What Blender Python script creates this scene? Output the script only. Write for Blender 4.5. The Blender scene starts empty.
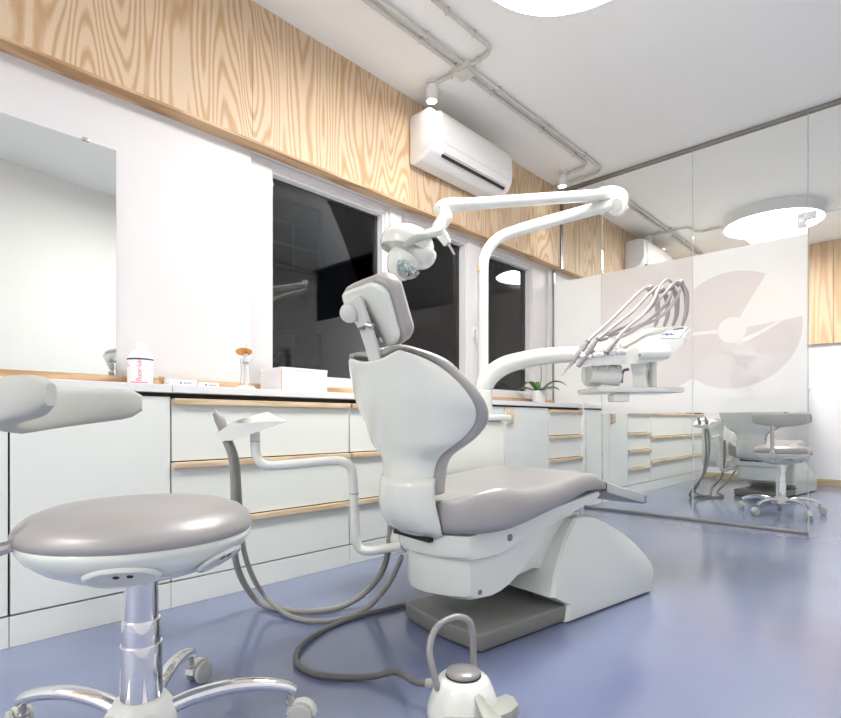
import bpy, bmesh, math, random
from mathutils import Vector, Matrix
random.seed(7)
PI = math.pi
R = math.radians
scene = bpy.context.scene
COL = scene.collection

# ------------------------------------------------------------------ camera
CAM_H = 0.70; FPX = 539.0; CX = 420.5; HY = 421.0; YAW = R(43.67)
FW = Vector((-math.sin(YAW), math.cos(YAW), 0)); RT = Vector((math.cos(YAW), math.sin(YAW), 0))
cd = bpy.data.cameras.new('camera'); cam = bpy.data.objects.new('camera', cd); COL.objects.link(cam)
cam.location = (0, 0, CAM_H); cam.rotation_euler = (PI/2, 0, YAW)
cd.sensor_fit = 'HORIZONTAL'; cd.sensor_width = 36; cd.lens = 36*FPX/841.0
cd.shift_y = (HY-359.0)/841.0; cd.clip_start = 0.02
scene.camera = cam

# ------------------------------------------------------------------ world / light / exposure
w = bpy.data.worlds.new('night'); scene.world = w; w.use_nodes = True
w.node_tree.nodes['Background'].inputs[0].default_value = (0.010, 0.011, 0.016, 1)
w.node_tree.nodes['Background'].inputs[1].default_value = 1.0
LAMP_EMIT = 16.0; SPOT_W = 3.5
scene.view_settings.view_transform = 'Standard'
try: scene.view_settings.look = 'None'
except Exception: pass
scene.view_settings.gamma = 1; scene.view_settings.use_curve_mapping = False
scene.view_settings.exposure = 1.27

# ------------------------------------------------------------------ pixel helpers (direction from pixel, distance from depth/plane)
def D(px, py, t):
    a = (px-CX)/FPX
    return Vector((0, 0, CAM_H)) + FW*t + RT*(a*t) + Vector((0, 0, (HY-py)/FPX*t))

# ------------------------------------------------------------------ materials
def mat(name, col, rough=.5, metal=0.0, spec=.5, coat=0.0, bump=0.0, bscale=200, var=0.0, vscale=6, emit=None, trans=0.0, coat_rough=.05):
    m = bpy.data.materials.new(name); m.use_nodes = True
    nt = m.node_tree; b = nt.nodes['Principled BSDF']
    b.inputs['Base Color'].default_value = (*col, 1); b.inputs['Roughness'].default_value = rough
    b.inputs['Metallic'].default_value = metal; b.inputs['Specular IOR Level'].default_value = spec
    b.inputs['Coat Weight'].default_value = coat; b.inputs['Coat Roughness'].default_value = coat_rough
    b.inputs['Transmission Weight'].default_value = trans
    tc = nt.nodes.new('ShaderNodeTexCoord')
    if var > 0:
        n = nt.nodes.new('ShaderNodeTexNoise'); n.inputs['Scale'].default_value = vscale; n.inputs['Detail'].default_value = 4
        r = nt.nodes.new('ShaderNodeMapRange'); r.inputs['To Min'].default_value = 1-var; r.inputs['To Max'].default_value = 1+var
        mx = nt.nodes.new('ShaderNodeMix'); mx.data_type = 'RGBA'; mx.blend_type = 'MULTIPLY'; mx.inputs[0].default_value = 1
        nt.links.new(tc.outputs['Object'], n.inputs['Vector']); nt.links.new(n.outputs['Fac'], r.inputs['Value'])
        mx.inputs[6].default_value = (*col, 1); nt.links.new(r.outputs[0], mx.inputs[7]); nt.links.new(mx.outputs[2], b.inputs['Base Color'])
    if bump > 0:
        n2 = nt.nodes.new('ShaderNodeTexNoise'); n2.inputs['Scale'].default_value = bscale
        bp = nt.nodes.new('ShaderNodeBump'); bp.inputs['Strength'].default_value = bump; bp.inputs['Distance'].default_value = .002
        nt.links.new(tc.outputs['Object'], n2.inputs['Vector']); nt.links.new(n2.outputs['Fac'], bp.inputs['Height']); nt.links.new(bp.outputs[0], b.inputs['Normal'])
    if emit:
        b.inputs['Emission Color'].default_value = (*emit[0], 1); b.inputs['Emission Strength'].default_value = emit[1]
    return m

def wood_mat(name, light, dark, sy=3.2, sz=.55, rings=9.0, axis='z', off=0.0):
    """pine veneer: contour lines of a stretched noise give the cathedral figure"""
    m = bpy.data.materials.new(name); m.use_nodes = True; nt = m.node_tree; b = nt.nodes['Principled BSDF']
    tc = nt.nodes.new('ShaderNodeTexCoord'); mp = nt.nodes.new('ShaderNodeMapping')
    mp.inputs['Scale'].default_value = {'z': (1, sy, sz), 'y': (sy, sz, sy), 'x': (sz, sy, sy), 'zx': (sy, 1, sz)}[axis]
    mp.inputs['Location'].default_value = (off, off*1.7, off*.6)
    n = nt.nodes.new('ShaderNodeTexNoise'); n.inputs['Scale'].default_value = 1.0; n.inputs['Detail'].default_value = 1.2; n.inputs['Roughness'].default_value = .35
    n2 = nt.nodes.new('ShaderNodeTexNoise'); n2.inputs['Scale'].default_value = 14; n2.inputs['Detail'].default_value = 2
    mul = nt.nodes.new('ShaderNodeMath'); mul.operation = 'MULTIPLY'; mul.inputs[1].default_value = rings*2*PI
    add = nt.nodes.new('ShaderNodeMath'); add.operation = 'MULTIPLY_ADD'; add.inputs[1].default_value = 1.6
    sn = nt.nodes.new('ShaderNodeMath'); sn.operation = 'SINE'
    mr = nt.nodes.new('ShaderNodeMapRange'); mr.inputs['From Min'].default_value = -1; mr.inputs['From Max'].default_value = 1
    cr = nt.nodes.new('ShaderNodeValToRGB'); cr.color_ramp.elements[0].position = .35; cr.color_ramp.elements[0].color = (*light, 1)
    cr.color_ramp.elements[1].position = 1.0; cr.color_ramp.elements[1].color = (*dark, 1)
    nt.links.new(tc.outputs['Object'], mp.inputs['Vector']); nt.links.new(mp.outputs[0], n.inputs['Vector']); nt.links.new(mp.outputs[0], n2.inputs['Vector'])
    nt.links.new(n.outputs['Fac'], mul.inputs[0]); nt.links.new(n2.outputs['Fac'], add.inputs[0]); nt.links.new(mul.outputs[0], add.inputs[2])
    nt.links.new(add.outputs[0], sn.inputs[0]); nt.links.new(sn.outputs[0], mr.inputs['Value']); nt.links.new(mr.outputs[0], cr.inputs['Fac'])
    nt.links.new(cr.outputs['Color'], b.inputs['Base Color']); b.inputs['Roughness'].default_value = .5; b.inputs['Specular IOR Level'].default_value = .3
    return m

def thin_glass(name, tint=(.97, .985, .98), refl=1.0, ior=1.45):
    m = bpy.data.materials.new(name); m.use_nodes = True; nt = m.node_tree
    nt.nodes.remove(nt.nodes['Principled BSDF']); out = nt.nodes['Material Output']
    t = nt.nodes.new('ShaderNodeBsdfTransparent'); t.inputs[0].default_value = (*tint, 1)
    g = nt.nodes.new('ShaderNodeBsdfGlossy'); g.inputs['Roughness'].default_value = .005; g.inputs[0].default_value = (refl, refl, refl, 1)
    fr = nt.nodes.new('ShaderNodeFresnel'); fr.inputs['IOR'].default_value = ior
    mx = nt.nodes.new('ShaderNodeMixShader')
    nt.links.new(fr.outputs[0], mx.inputs[0]); nt.links.new(t.outputs[0], mx.inputs[1]); nt.links.new(g.outputs[0], mx.inputs[2]); nt.links.new(mx.outputs[0], out.inputs[0])
    return m

def film_mat(name, col, clear):
    m = bpy.data.materials.new(name); m.use_nodes = True; nt = m.node_tree
    nt.nodes.remove(nt.nodes['Principled BSDF']); out = nt.nodes['Material Output']
    d = nt.nodes.new('ShaderNodeBsdfDiffuse'); d.inputs[0].default_value = (*col, 1)
    tl = nt.nodes.new('ShaderNodeBsdfTranslucent'); tl.inputs[0].default_value = (*col, 1)
    t = nt.nodes.new('ShaderNodeBsdfTransparent')
    a = nt.nodes.new('ShaderNodeMixShader'); a.inputs[0].default_value = .5
    b = nt.nodes.new('ShaderNodeMixShader'); b.inputs[0].default_value = clear
    nt.links.new(d.outputs[0], a.inputs[1]); nt.links.new(tl.outputs[0], a.inputs[2])
    nt.links.new(a.outputs[0], b.inputs[1]); nt.links.new(t.outputs[0], b.inputs[2]); nt.links.new(b.outputs[0], out.inputs[0])
    return m

def floor_mat():
    m = bpy.data.materials.new('blue epoxy floor'); m.use_nodes = True; nt = m.node_tree; b = nt.nodes['Principled BSDF']
    tc = nt.nodes.new('ShaderNodeTexCoord')
    n = nt.nodes.new('ShaderNodeTexNoise'); n.inputs['Scale'].default_value = 1.1; n.inputs['Detail'].default_value = 5
    cr = nt.nodes.new('ShaderNodeValToRGB')
    cr.color_ramp.elements[0].color = (.185, .215, .36, 1); cr.color_ramp.elements[1].color = (.225, .27, .415, 1)
    cr.color_ramp.elements[0].position = .3; cr.color_ramp.elements[1].position = .7
    n2 = nt.nodes.new('ShaderNodeTexNoise'); n2.inputs['Scale'].default_value = 26; n2.inputs['Detail'].default_value = 3
    r = nt.nodes.new('ShaderNodeMapRange'); r.inputs['To Min'].default_value = .15; r.inputs['To Max'].default_value = .21
    n3 = nt.nodes.new('ShaderNodeTexNoise'); n3.inputs['Scale'].default_value = 9
    bp = nt.nodes.new('ShaderNodeBump'); bp.inputs['Strength'].default_value = .004; bp.inputs['Distance'].default_value = .002
    nt.links.new(tc.outputs['Object'], n.inputs['Vector']); nt.links.new(tc.outputs['Object'], n2.inputs['Vector']); nt.links.new(tc.outputs['Object'], n3.inputs['Vector'])
    nt.links.new(n.outputs['Fac'], cr.inputs['Fac']); nt.links.new(cr.outputs[0], b.inputs['Base Color'])
    nt.links.new(n2.outputs['Fac'], r.inputs['Value']); nt.links.new(r.outputs[0], b.inputs['Roughness'])
    nt.links.new(n3.outputs['Fac'], bp.inputs['Height']); nt.links.new(bp.outputs[0], b.inputs['Normal'])
    b.inputs['Specular IOR Level'].default_value = .7; b.inputs['Coat Weight'].default_value = .3; b.inputs['Coat Roughness'].default_value = .12
    return m

M = {}
M['floor'] = floor_mat()
M['ceiling'] = mat('ceiling paint', (.965, .97, .94), .7, var=.02, vscale=3)
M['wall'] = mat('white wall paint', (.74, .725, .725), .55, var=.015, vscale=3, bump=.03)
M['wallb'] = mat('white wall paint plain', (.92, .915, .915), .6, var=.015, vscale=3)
M['lam'] = mat('pale laminate', (.83, .855, .81), .38, var=.01, vscale=4)
M['counter'] = mat('counter laminate', (.83, .83, .83), .3, var=.01, vscale=5)
M['dark'] = mat('dark gap', (.03, .028, .026), .8, var=.05)
M['pine'] = wood_mat('pine veneer', (.70, .54, .375), (.545, .35, .19), sy=6.0, sz=.85, rings=17)
M['edge'] = wood_mat('pine edge', (.66, .45, .265), (.47, .28, .14), sy=9, sz=1.2, rings=5, axis='y')
M['oak'] = wood_mat('handle wood', (.76, .60, .42), (.60, .43, .26), sy=30, sz=3, rings=3, axis='y')
M['frame'] = mat('window frame white', (.76, .735, .74), .4, var=.01)
M['wglass'] = thin_glass('window glass', (.80, .82, .82), 1.0, 1.5)
M['glass'] = thin_glass('partition glass', (.98, .99, .985), 1.0, 1.3)
M['film'] = film_mat('frosted film white', (.93, .925, .915), .10)
M['film2'] = film_mat('frosted film grey', (.80, .755, .755), .10)
M['alu'] = mat('aluminium profile', (.33, .32, .30), .35, metal=.8, var=.05, vscale=20)
M['conduit'] = mat('grey conduit', (.66, .645, .60), .45, var=.03, vscale=10)
M['white'] = mat('gloss white plastic', (.82, .835, .79), .18, spec=.5, coat=.4, var=.01, vscale=3)
M['shell'] = mat('chair shell white', (.77, .80, .74), .14, spec=.5, coat=.5, var=.01, vscale=3)
M['grey_pl'] = mat('grey plate plastic', (.20, .205, .19), .42, bump=.12, bscale=300, var=.04, vscale=12)
M['vinyl'] = mat('silver grey vinyl', (.40, .385, .38), .40, metal=.25, spec=.6, bump=.05, bscale=260, var=.03, vscale=5, coat=.10, coat_rough=.35)
M['vinyl_dk'] = mat('grey vinyl border', (.36, .35, .345), .38, metal=.15, bump=.05, bscale=260, var=.03)
M['arm'] = mat('matt grey armrest', (.50, .51, .475), .55, bump=.06, bscale=350, var=.02)
M['chrome'] = mat('chrome', (.82, .82, .83), .06, metal=1.0, var=.01)
M['steel'] = mat('brushed steel', (.55, .54, .52), .25, metal=.9, var=.04, vscale=30)
M['gadget'] = mat('grey gadget', (.34, .325, .325), .35, metal=.3, var=.03)
M['hose'] = mat('grey hose', (.30, .30, .275), .5, bump=.25, bscale=120, var=.05, vscale=20)
M['hose_lt'] = mat('light grey hose', (.40, .375, .375), .4, var=.03, vscale=20)
M['cable'] = mat('dark cable', (.16, .16, .155), .45, var=.05, vscale=20)
M['pale'] = mat('pale grey plastic', (.66, .67, .64), .4, var=.02)
M['pedal_lt'] = mat('khaki grey pedal', (.42, .43, .385), .45, var=.03)
M['clean'] = mat('cover plastic', (.55, .56, .52), .12, coat=.6, spec=.7, var=.02)
M['mirror'] = mat('mirror silver', (.83, .86, .83), .02, metal=1.0, var=.004)
M['acw'] = mat('air conditioner white', (.84, .83, .82), .3, var=.01, coat=.2)
M['lampring'] = mat('lamp ring white', (.80, .80, .79), .45, var=.01)
M['diff'] = mat('lamp diffuser', (.9, .9, .9), .5, emit=((1, .985, .96), LAMP_EMIT), var=.004)
M['spotbulb'] = mat('spot bulb', (.9, .9, .9), .5, emit=((1, .93, .82), 30.0), var=.004)
M['card'] = mat('white cardboard', (.84, .825, .83), .55, var=.015)
M['amber'] = mat('amber plastic', (.95, .42, .05), .2, trans=.25, var=.03)
M['clearpl'] = thin_glass('clear plastic', (.86, .85, .87), .9, 1.45)
M['navy'] = mat('navy print', (.05, .04, .14), .5, var=.03)
M['magenta'] = mat('magenta print', (.75, .10, .24), .5, var=.03)
M['greyprint'] = mat('grey print', (.30, .34, .36), .5, var=.03)
M['leaf'] = mat('orchid leaf', (.09, .20, .055), .35, var=.25, vscale=12, coat=.2)
M['stem'] = mat('orchid stem', (.10, .12, .05), .5, var=.2)
M['soil'] = mat('bark mulch', (.15, .09, .05), .9, var=.3, vscale=60, bump=.5, bscale=80)
M['pot'] = mat('white pot', (.84, .82, .81), .3, var=.01)
M['teal'] = mat('teal facet', (.42, .68, .66), .1, metal=.5, var=.1, vscale=30)
M['facade'] = mat('night facade', (.16, .16, .17), .8, var=.15, vscale=2)
M['facwin'] = mat('night facade window', (.08, .085, .10), .3, var=.1)
M['facgls'] = mat('night pane', (.02, .022, .03), .1, var=.1)
M['panel'] = mat('keypad panel', (.87, .87, .89), .25, var=.01)
M['base_wood'] = wood_mat('skirting wood', (.60, .50, .32), (.48, .38, .22), sy=12, sz=2, rings=3, axis='x')

# ------------------------------------------------------------------ mesh helpers
class MB:
    def __init__(s): s.v = []; s.f = []
    def add(s, verts, faces):
        o = len(s.v); s.v += [Vector(p) for p in verts]; s.f += [tuple(i+o for i in f) for f in faces]; return s
    def box(s, x0, x1, y0, y1, z0, z1, bev=0, seg=2):
        bm = bmesh.new(); bmesh.ops.create_cube(bm, size=1)
        for v in bm.verts: v.co = Vector(((x0+x1)/2+v.co.x*(x1-x0), (y0+y1)/2+v.co.y*(y1-y0), (z0+z1)/2+v.co.z*(z1-z0)))
        if bev: bmesh.ops.bevel(bm, geom=bm.edges[:], offset=bev, segments=seg, affect='EDGES', profile=.5)
        return s.bm(bm)
    def bm(s, bm, mx=None):
        bm.verts.index_update()
        vs = [(mx @ v.co if mx else v.co.copy()) for v in bm.verts]
        s.add(vs, [[v.index for v in f.verts] for f in bm.faces]); bm.free(); return s
    def lathe(s, prof, n=32, mx=None, sx=1, sy=1):
        vs = []; fs = []; m = len(prof)
        for i in range(n):
            a = 2*PI*i/n
            for r, z in prof: vs.append(Vector((r*math.cos(a)*sx, r*math.sin(a)*sy, z)))
        for i in range(n):
            j = (i+1) % n
            for k in range(m-1): fs.append((i*m+k, j*m+k, j*m+k+1, i*m+k+1))
        if prof[0][0] > 1e-6: fs.append(tuple(i*m for i in range(n))[::-1])
        if prof[-1][0] > 1e-6: fs.append(tuple(i*m+m-1 for i in range(n)))
        if mx: vs = [mx @ v for v in vs]
        return s.add(vs, fs)
    def rings(s, rs, cap=True, closed=True):
        n = len(rs[0]); vs = [p for r in rs for p in r]; fs = []
        for k in range(len(rs)-1):
            for i in range(n if closed else n-1):
                j = (i+1) % n; fs.append((k*n+i, k*n+j, (k+1)*n+j, (k+1)*n+i))
        if cap: fs.append(tuple(range(n))[::-1]); fs.append(tuple((len(rs)-1)*n+i for i in range(n)))
        return s.add(vs, fs)
    def tube(s, pts, r, n=10, smooth=True, sub=6, flat=1.0, up=None):
        pts = [Vector(p) for p in pts]; rad = r if isinstance(r, (list, tuple)) else [r]*len(pts)
        if smooth and len(pts) > 2:
            q = []; rr = []
            for i in range(len(pts)-1):
                p0 = pts[max(i-1, 0)]; p1 = pts[i]; p2 = pts[i+1]; p3 = pts[min(i+2, len(pts)-1)]
                for k in range(sub):
                    t = k/sub
                    q.append(.5*((2*p1)+(p2-p0)*t+(2*p0-5*p1+4*p2-p3)*t*t+(3*p1-p0-3*p2+p3)*t**3)); rr.append(rad[i]*(1-t)+rad[i+1]*t)
            q.append(pts[-1]); rr.append(rad[-1]); pts, rad = q, rr
        rs = []; nrm = None
        for i, p in enumerate(pts):
            d = (pts[min(i+1, len(pts)-1)]-pts[max(i-1, 0)]).normalized()
            if nrm is None:
                ref = Vector(up) if up else (Vector((0, 0, 1)) if abs(d.z) < .9 else Vector((1, 0, 0)))
                nrm = (ref-d*ref.dot(d)).normalized()
            else: nrm = (nrm-d*nrm.dot(d)).normalized()
            b = d.cross(nrm)
            rs.append([p+nrm*(rad[i]*math.cos(2*PI*k/n))+b*(rad[i]*flat*math.sin(2*PI*k/n)) for k in range(n)])
        return s.rings(rs)
    def prism(s, outline, axis, a, b, bev=0, seg=2):
        """outline in the two other axes (in axis order), extruded a..b"""
        def P(p, t): return {'x': (t, p[0], p[1]), 'y': (p[0], t, p[1]), 'z': (p[0], p[1], t)}[axis]
        bm = bmesh.new(); v0 = [bm.verts.new(P(p, a)) for p in outline]; v1 = [bm.verts.new(P(p, b)) for p in outline]
        n = len(outline); bm.faces.new(v0); bm.faces.new(v1[::-1])
        for i in range(n): bm.faces.new((v0[i], v0[(i+1) % n], v1[(i+1) % n], v1[i]))
        bmesh.ops.recalc_face_normals(bm, faces=bm.faces[:])
        if bev: bmesh.ops.bevel(bm, geom=bm.edges[:], offset=bev, segments=seg, affect='EDGES', profile=.5, clamp_overlap=True)
        return s.bm(bm)
    def build(s, name, m, parent=None, world=False, smooth=None, angle=40, mx=None):
        me = bpy.data.meshes.new(name)
        T = mx
        if parent is not None and world:
            T = root_matrix(parent).inverted() @ (mx if mx else Matrix())
        vs = [tuple(T @ v) if T else tuple(v) for v in s.v]
        me.from_pydata(vs, [], s.f)
        bm = bmesh.new(); bm.from_mesh(me); bmesh.ops.recalc_face_normals(bm, faces=bm.faces[:]); bm.to_mesh(me); bm.free()
        me.materials.append(M[m] if isinstance(m, str) else m)
        me.shade_smooth(); me.set_sharp_from_angle(angle=R(angle))
        o = bpy.data.objects.new(name, me); COL.objects.link(o)
        if parent is not None: o.parent = parent
        return o

def root_matrix(o):
    m = Matrix.Translation(o.location) @ o.rotation_euler.to_matrix().to_4x4()
    return root_matrix(o.parent) @ m if o.parent else m
def thing(name, label, cat, loc=(0, 0, 0), rz=0, group=None):
    o = bpy.data.objects.new(name, None); COL.objects.link(o); o.empty_display_size = .1
    o.location = loc; o.rotation_euler = (0, 0, rz); o['label'] = label; o['category'] = cat
    if group: o['group'] = group
    return o
def tag(o, label, cat, group=None):
    o['label'] = label; o['category'] = cat
    if group: o['group'] = group
    return o
def struct(o, label=None):
    o['kind'] = 'structure'
    if label: o['label'] = label
    return o
def copy_tree(o, parent=None):
    c = o.copy(); COL.objects.link(c)
    if parent: c.parent = parent
    for ch in list(o.children): copy_tree(ch, c)
    return c
def text_part(body, size, m, parent, mx, name='lettering', extrude=.0003):
    cu = bpy.data.curves.new(name, 'FONT'); cu.body = body; cu.size = size; cu.extrude = extrude; cu.align_x = 'CENTER'; cu.align_y = 'CENTER'; cu.resolution_u = 3
    t = bpy.data.objects.new(name, cu); COL.objects.link(t)
    dg = bpy.context.evaluated_depsgraph_get(); me = bpy.data.meshes.new_from_object(t.evaluated_get(dg))
    bpy.data.objects.remove(t); me.transform(mx); me.materials.clear(); me.materials.append(M[m]); me.name = name
    o = bpy.data.objects.new(name, me); COL.objects.link(o); o.parent = parent
    return o

# ================================================================== SETTING
XW = -2.33; XS = -2.254; XC = -2.064; ZC = 2.62; ZS = 1.975; YP = 4.06; YF = 7.2; YB = -3.0
def right_x(y): return .16+.19*y

fl = struct(MB().prism([(XW-.05, YB-.1), (right_x(YB)+.05, YB-.1), (right_x(YF)+.05, YF+.05), (XW-.05, YF+.05)], 'z', -.1, 0).build('floor', 'floor'))
ce = struct(MB().prism([(XW-.25, YB-.1), (right_x(YB)+.05, YB-.1), (right_x(YF)+.05, YF+.05), (XW-.25, YF+.05)], 'z', ZC, ZC+.1).build('ceiling', 'ceiling'))
# window wall: solid parts around the window opening
WY0, WY1, WZ0, WZ1 = 1.285, 3.995, .875, 1.975
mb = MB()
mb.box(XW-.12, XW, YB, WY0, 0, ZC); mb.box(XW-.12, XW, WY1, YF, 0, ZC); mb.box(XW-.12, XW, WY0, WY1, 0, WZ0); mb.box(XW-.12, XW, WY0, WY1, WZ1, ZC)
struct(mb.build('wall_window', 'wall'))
struct(MB().box(XW, right_x(YF), YF, YF+.1, 0, ZC).build('wall_far', 'wallb'))
struct(MB().box(XW, right_x(YB), YB-.1, YB, 0, ZC).build('wall_back', 'wallb'))
struct(MB().prism([(right_x(YB), YB), (right_x(YF), YF), (right_x(YF)+.1, YF), (right_x(YB)+.1, YB)], 'z', 0, ZC).build('wall_right', 'wallb'))
struct(MB().box(XW, right_x(YF), YF-.014, YF, 0, .075, .002).build('baseboard_far', 'base_wood'))
# far wood cladding
fc = MB().box(XW, right_x(YF), YF-.02, YF, 1.55, ZC-.001).build('trim_1', 'edge'); struct(fc)
seams = [-2.25, -1.55, -.78, 0.0, .8, 1.4]
far_pine = wood_mat('pine veneer far', (.72, .54, .36), (.60, .41, .24), sy=6, sz=.5, rings=8, axis='zx')
for i in range(5):
    MB().box(seams[i]+.002, seams[i+1]-.002, YF-.045, YF-.02, 1.53, ZC-.002).build('panel', far_pine, fc)
# soffit along the window wall, clad in pine boards
so = MB().box(XW, XS-.02, YB, YF, ZS+.004, ZC).build('trim_2', 'edge'); struct(so, 'pine clad soffit above the windows')
sm = [YB, -1.69, -.71, .27, 1.25, 2.23, 3.21, 4.04]
for i in range(7): MB().box(XS-.018, XS, sm[i]+.001, sm[i+1]-.001, ZS+.012, ZC-.001).build('panel', 'pine', so)
sm = [4.08, 5.05, 6.03, 7.15]
for i in range(3): MB().box(XS-.018, XS, sm[i]+.001, sm[i+1]-.001, ZS+.012, ZC-.001).build('panel', 'pine', so)
MB().box(XW, XS, YB, 4.04, ZS, ZS+.012).build('edge_strip', 'edge', so)
MB().box(XW, XS, 4.08, 7.15, ZS, ZS+.012).build('edge_strip', 'edge', so)
# wooden ledge between worktop and wall
struct(MB().box(XW, XW+.03, YB, 4.03, .842, .876, .002).build('trim_3', 'edge'), 'pine ledge behind the worktop')

# windows: three sashes in a white frame
def window(name, y0, y1, gy0, gy1, handle=None, inner=.02):
    fr = MB()
    z0, z1 = WZ0+.001, WZ1-.001
    gz0, gz1 = .925, 1.935
    x0, x1 = XW-.09, XW-inner
    fr.box(x0, x1, y0, gy0, z0, z1, .004); fr.box(x0, x1, gy1, y1, z0, z1, .004)
    fr.box(x0, x1-.004, gy0, gy1, z0, gz0, .004); fr.box(x0, x1-.004, gy0, gy1, gz1, z1, .004)
    f = struct(fr.build(name, 'frame'))
    b = MB(); t = .012
    b.box(x0+.01, x1-.018, gy0, gy0+t, gz0, gz1); b.box(x0+.01, x1-.018, gy1-t, gy1, gz0, gz1); b.box(x0+.01, x1-.018, gy0+t, gy1-t, gz0, gz0+t); b.box(x0+.01, x1-.018, gy0+t, gy1-t, gz1-t, gz1)
    b.build('glazing_bead', 'frame', f)
    MB().box(XW-.086, XW-.080, gy0+.002, gy1-.002, gz0+.002, gz1-.002).build('pane', 'wglass', f)
    if handle:
        h = MB().box(x1, x1+.012, handle-.014, handle+.014, 1.28, 1.36, .003); h.box(x1+.01, x1+.04, handle-.009, handle+.009, 1.33, 1.348, .003)
        h.box(x1+.028, x1+.042, handle-.009, handle+.009, 1.24, 1.345, .005); h.build('window_handle', 'frame', f)
    return f
window('window_1', 1.29, 2.19, 1.41, 2.165)
f2 = window('window_2', 2.192, 3.07, 2.285, 2.93, handle=2.985, inner=.008)
for z in (1.02, 1.84): MB().tube([(XW+.002, 2.191, z-.035), (XW+.002, 2.191, z+.035)], .011, 10, smooth=False).build('hinge', 'frame', f2)
window('window_3', 3.072, 3.99, 3.155, 3.77)
MB()
# ================================================================== outside, at night
bx = thing('apartment_building', 'dark apartment building outside the windows at night', 'building', (-9, 3, -6))
MB().box(-3, 0, -9, 12, 0, 12).build('wall', 'facade', bx)
for j in range(3):
    for i in range(6):
        y = -6.5+i*2.9; z = 4.6+j*2.5
        fo = MB().box(-.01, .05, y, y+1.3, z, z+1.35, .01).build('window', 'facwin', bx)
        g = MB()
        for a in range(2):
            for b in range(3): g.box(.05, .056, y+.07+a*.6, y+.60+a*.6, z+.07+b*.42, z+.44+b*.42)
        g.build('pane', 'facgls', fo)

# ================================================================== CEILING FIXTURES
def disc_lamp(x, y, label):
    r = .40; L = thing('ceiling_lamp', label, 'lamp', (x, y, ZC), 0, 'round ceiling lamps')
    MB().lathe([(r-.015, 0), (r, -.002), (r, -.098), (r-.004, -.102), (r-.010, -.102), (r-.010, -.090), (r-.02, -.080), (.001, -.080)], 72).build('lamp_ring', 'lampring', L)
    MB().lathe([(r-.011, -.094), (r-.016, -.099), (.25, -.1005), (.001, -.101)], 72).build('diffuser', 'diff', L)
    return L
disc_lamp(-.99, 1.86, 'large round white ceiling lamp above the dental chair, before the glass partition')
disc_lamp(-1.2, -2.2, 'added unseen round white ceiling lamp for extra light at the room end farthest from the glass partition')  # out-of-view lamp added to even out the light, spaced like the other two
disc_lamp(-1.09, 5.86, 'large round white ceiling lamp behind the glass partition')

def spot(x, y, label, energy):
    S = thing('spotlight', label, 'spotlight', (x, y, ZC), 0, 'small ceiling spotlights')
    MB().lathe([(.001, 0), (.03, -.001), (.03, -.012), (.012, -.015), (.012, -.022), (.031, -.026), (.034, -.03), (.034, -.108), (.031, -.112), (.027, -.112), (.027, -.104), (.001, -.102)], 24).build('housing', 'acw', S)
    MB().lathe([(.026, -.106), (.02, -.110), (.001, -.112)], 20).build('bulb', 'spotbulb', S)
    ld = bpy.data.lights.new('spot_beam', 'SPOT'); ld.energy = energy; ld.spot_size = R(75); ld.spot_blend = .6; ld.shadow_soft_size = .025; ld.color = (1, .93, .83)
    lo = bpy.data.objects.new('spot_beam', ld); COL.objects.link(lo); lo.parent = S; lo.location = (0, 0, -.118)
    return S
spot(-2.06, 2.25, 'small white ceiling spotlight above the air conditioner nearest the big window', SPOT_W)
spot(-2.08, 3.76, 'small white ceiling spotlight just before the glass partition', SPOT_W)
spot(-2.13, 5.62, 'small white ceiling spotlight behind the glass partition', SPOT_W)
ZP = ZC-.018
def conduit(label, pts, clips, boxes=()):
    C = thing('conduit', label, 'pipe', (pts[0][0], pts[0][1], ZC), 0, 'grey ceiling conduits')
    MB().tube([(x, y, ZP) for x, y in pts], .0105, 10, smooth=False).build('pipe', 'conduit', C, world=True)
    for x, y, ax in clips:
        MB().box(x-(.0135 if ax == 'y' else .005), x+(.0135 if ax == 'y' else .005), y-(.005 if ax == 'y' else .0135), y+(.005 if ax == 'y' else .0135), ZC-.030, ZC, .002).build('clip', 'conduit', C, world=True)
    return C
def arcp(cx, cy, r, a0, a1, n=6): return [(cx+r*math.cos(R(a0+(a1-a0)*i/n)), cy+r*math.sin(R(a0+(a1-a0)*i/n))) for i in range(n+1)]
# two runs side by side, turning to the wall before the partition
conduit('outer grey conduit running along the ceiling and turning to the pine soffit', [(-1.815, YB), (-1.815, 3.80)]+arcp(-1.915, 3.83, .1, 0, 90)+[(-2.25, 3.93)], [(-1.815, y, 'y') for y in (1.5, 1.95, 2.55, 3.1, 3.6)]+[(-2.0, 3.93, 'x'), (-2.2, 3.93, 'x')])
conduit('inner grey conduit along the ceiling, bending to the spotlight by the partition', [(-1.862, YB), (-1.862, 3.70)]+arcp(-1.942, 3.70, .08, 0, 90)+[(-2.055, 3.78)], [(-1.862, y, 'y') for y in (1.5, 1.95, 2.55, 3.1, 3.55)]+[(-1.985, 3.78, 'x')])
conduit('grey conduit loop from the junction box toward the round ceiling lamp', [(-1.80, 2.27), (-1.70, 2.265)]+arcp(-1.70, 2.205, .06, 90, 0)+[(-1.64, 1.80), (-1.36, 1.80)], [(-1.74, 2.268, 'x'), (-1.64, 2.1, 'y'), (-1.64, 1.9, 'y')])
conduit('short grey conduit from the junction box to the spotlight', [(-1.86, 2.27), (-2.05, 2.255)], [(-1.93, 2.265, 'x')])
def jbox(x, y, label):
    J = thing('junction_box', label, 'junction box', (x, y, ZC), R(8), 'grey conduit boxes')
    MB().box(-.05, .05, -.05, .05, -.045, 0, .008).build('box_body', 'conduit', J); MB().box(-.045, .045, -.045, .045, -.052, -.045, .003).build('lid', 'conduit', J)
jbox(-1.84, 2.27, 'grey square junction box where the ceiling conduits meet before the partition')
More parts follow.
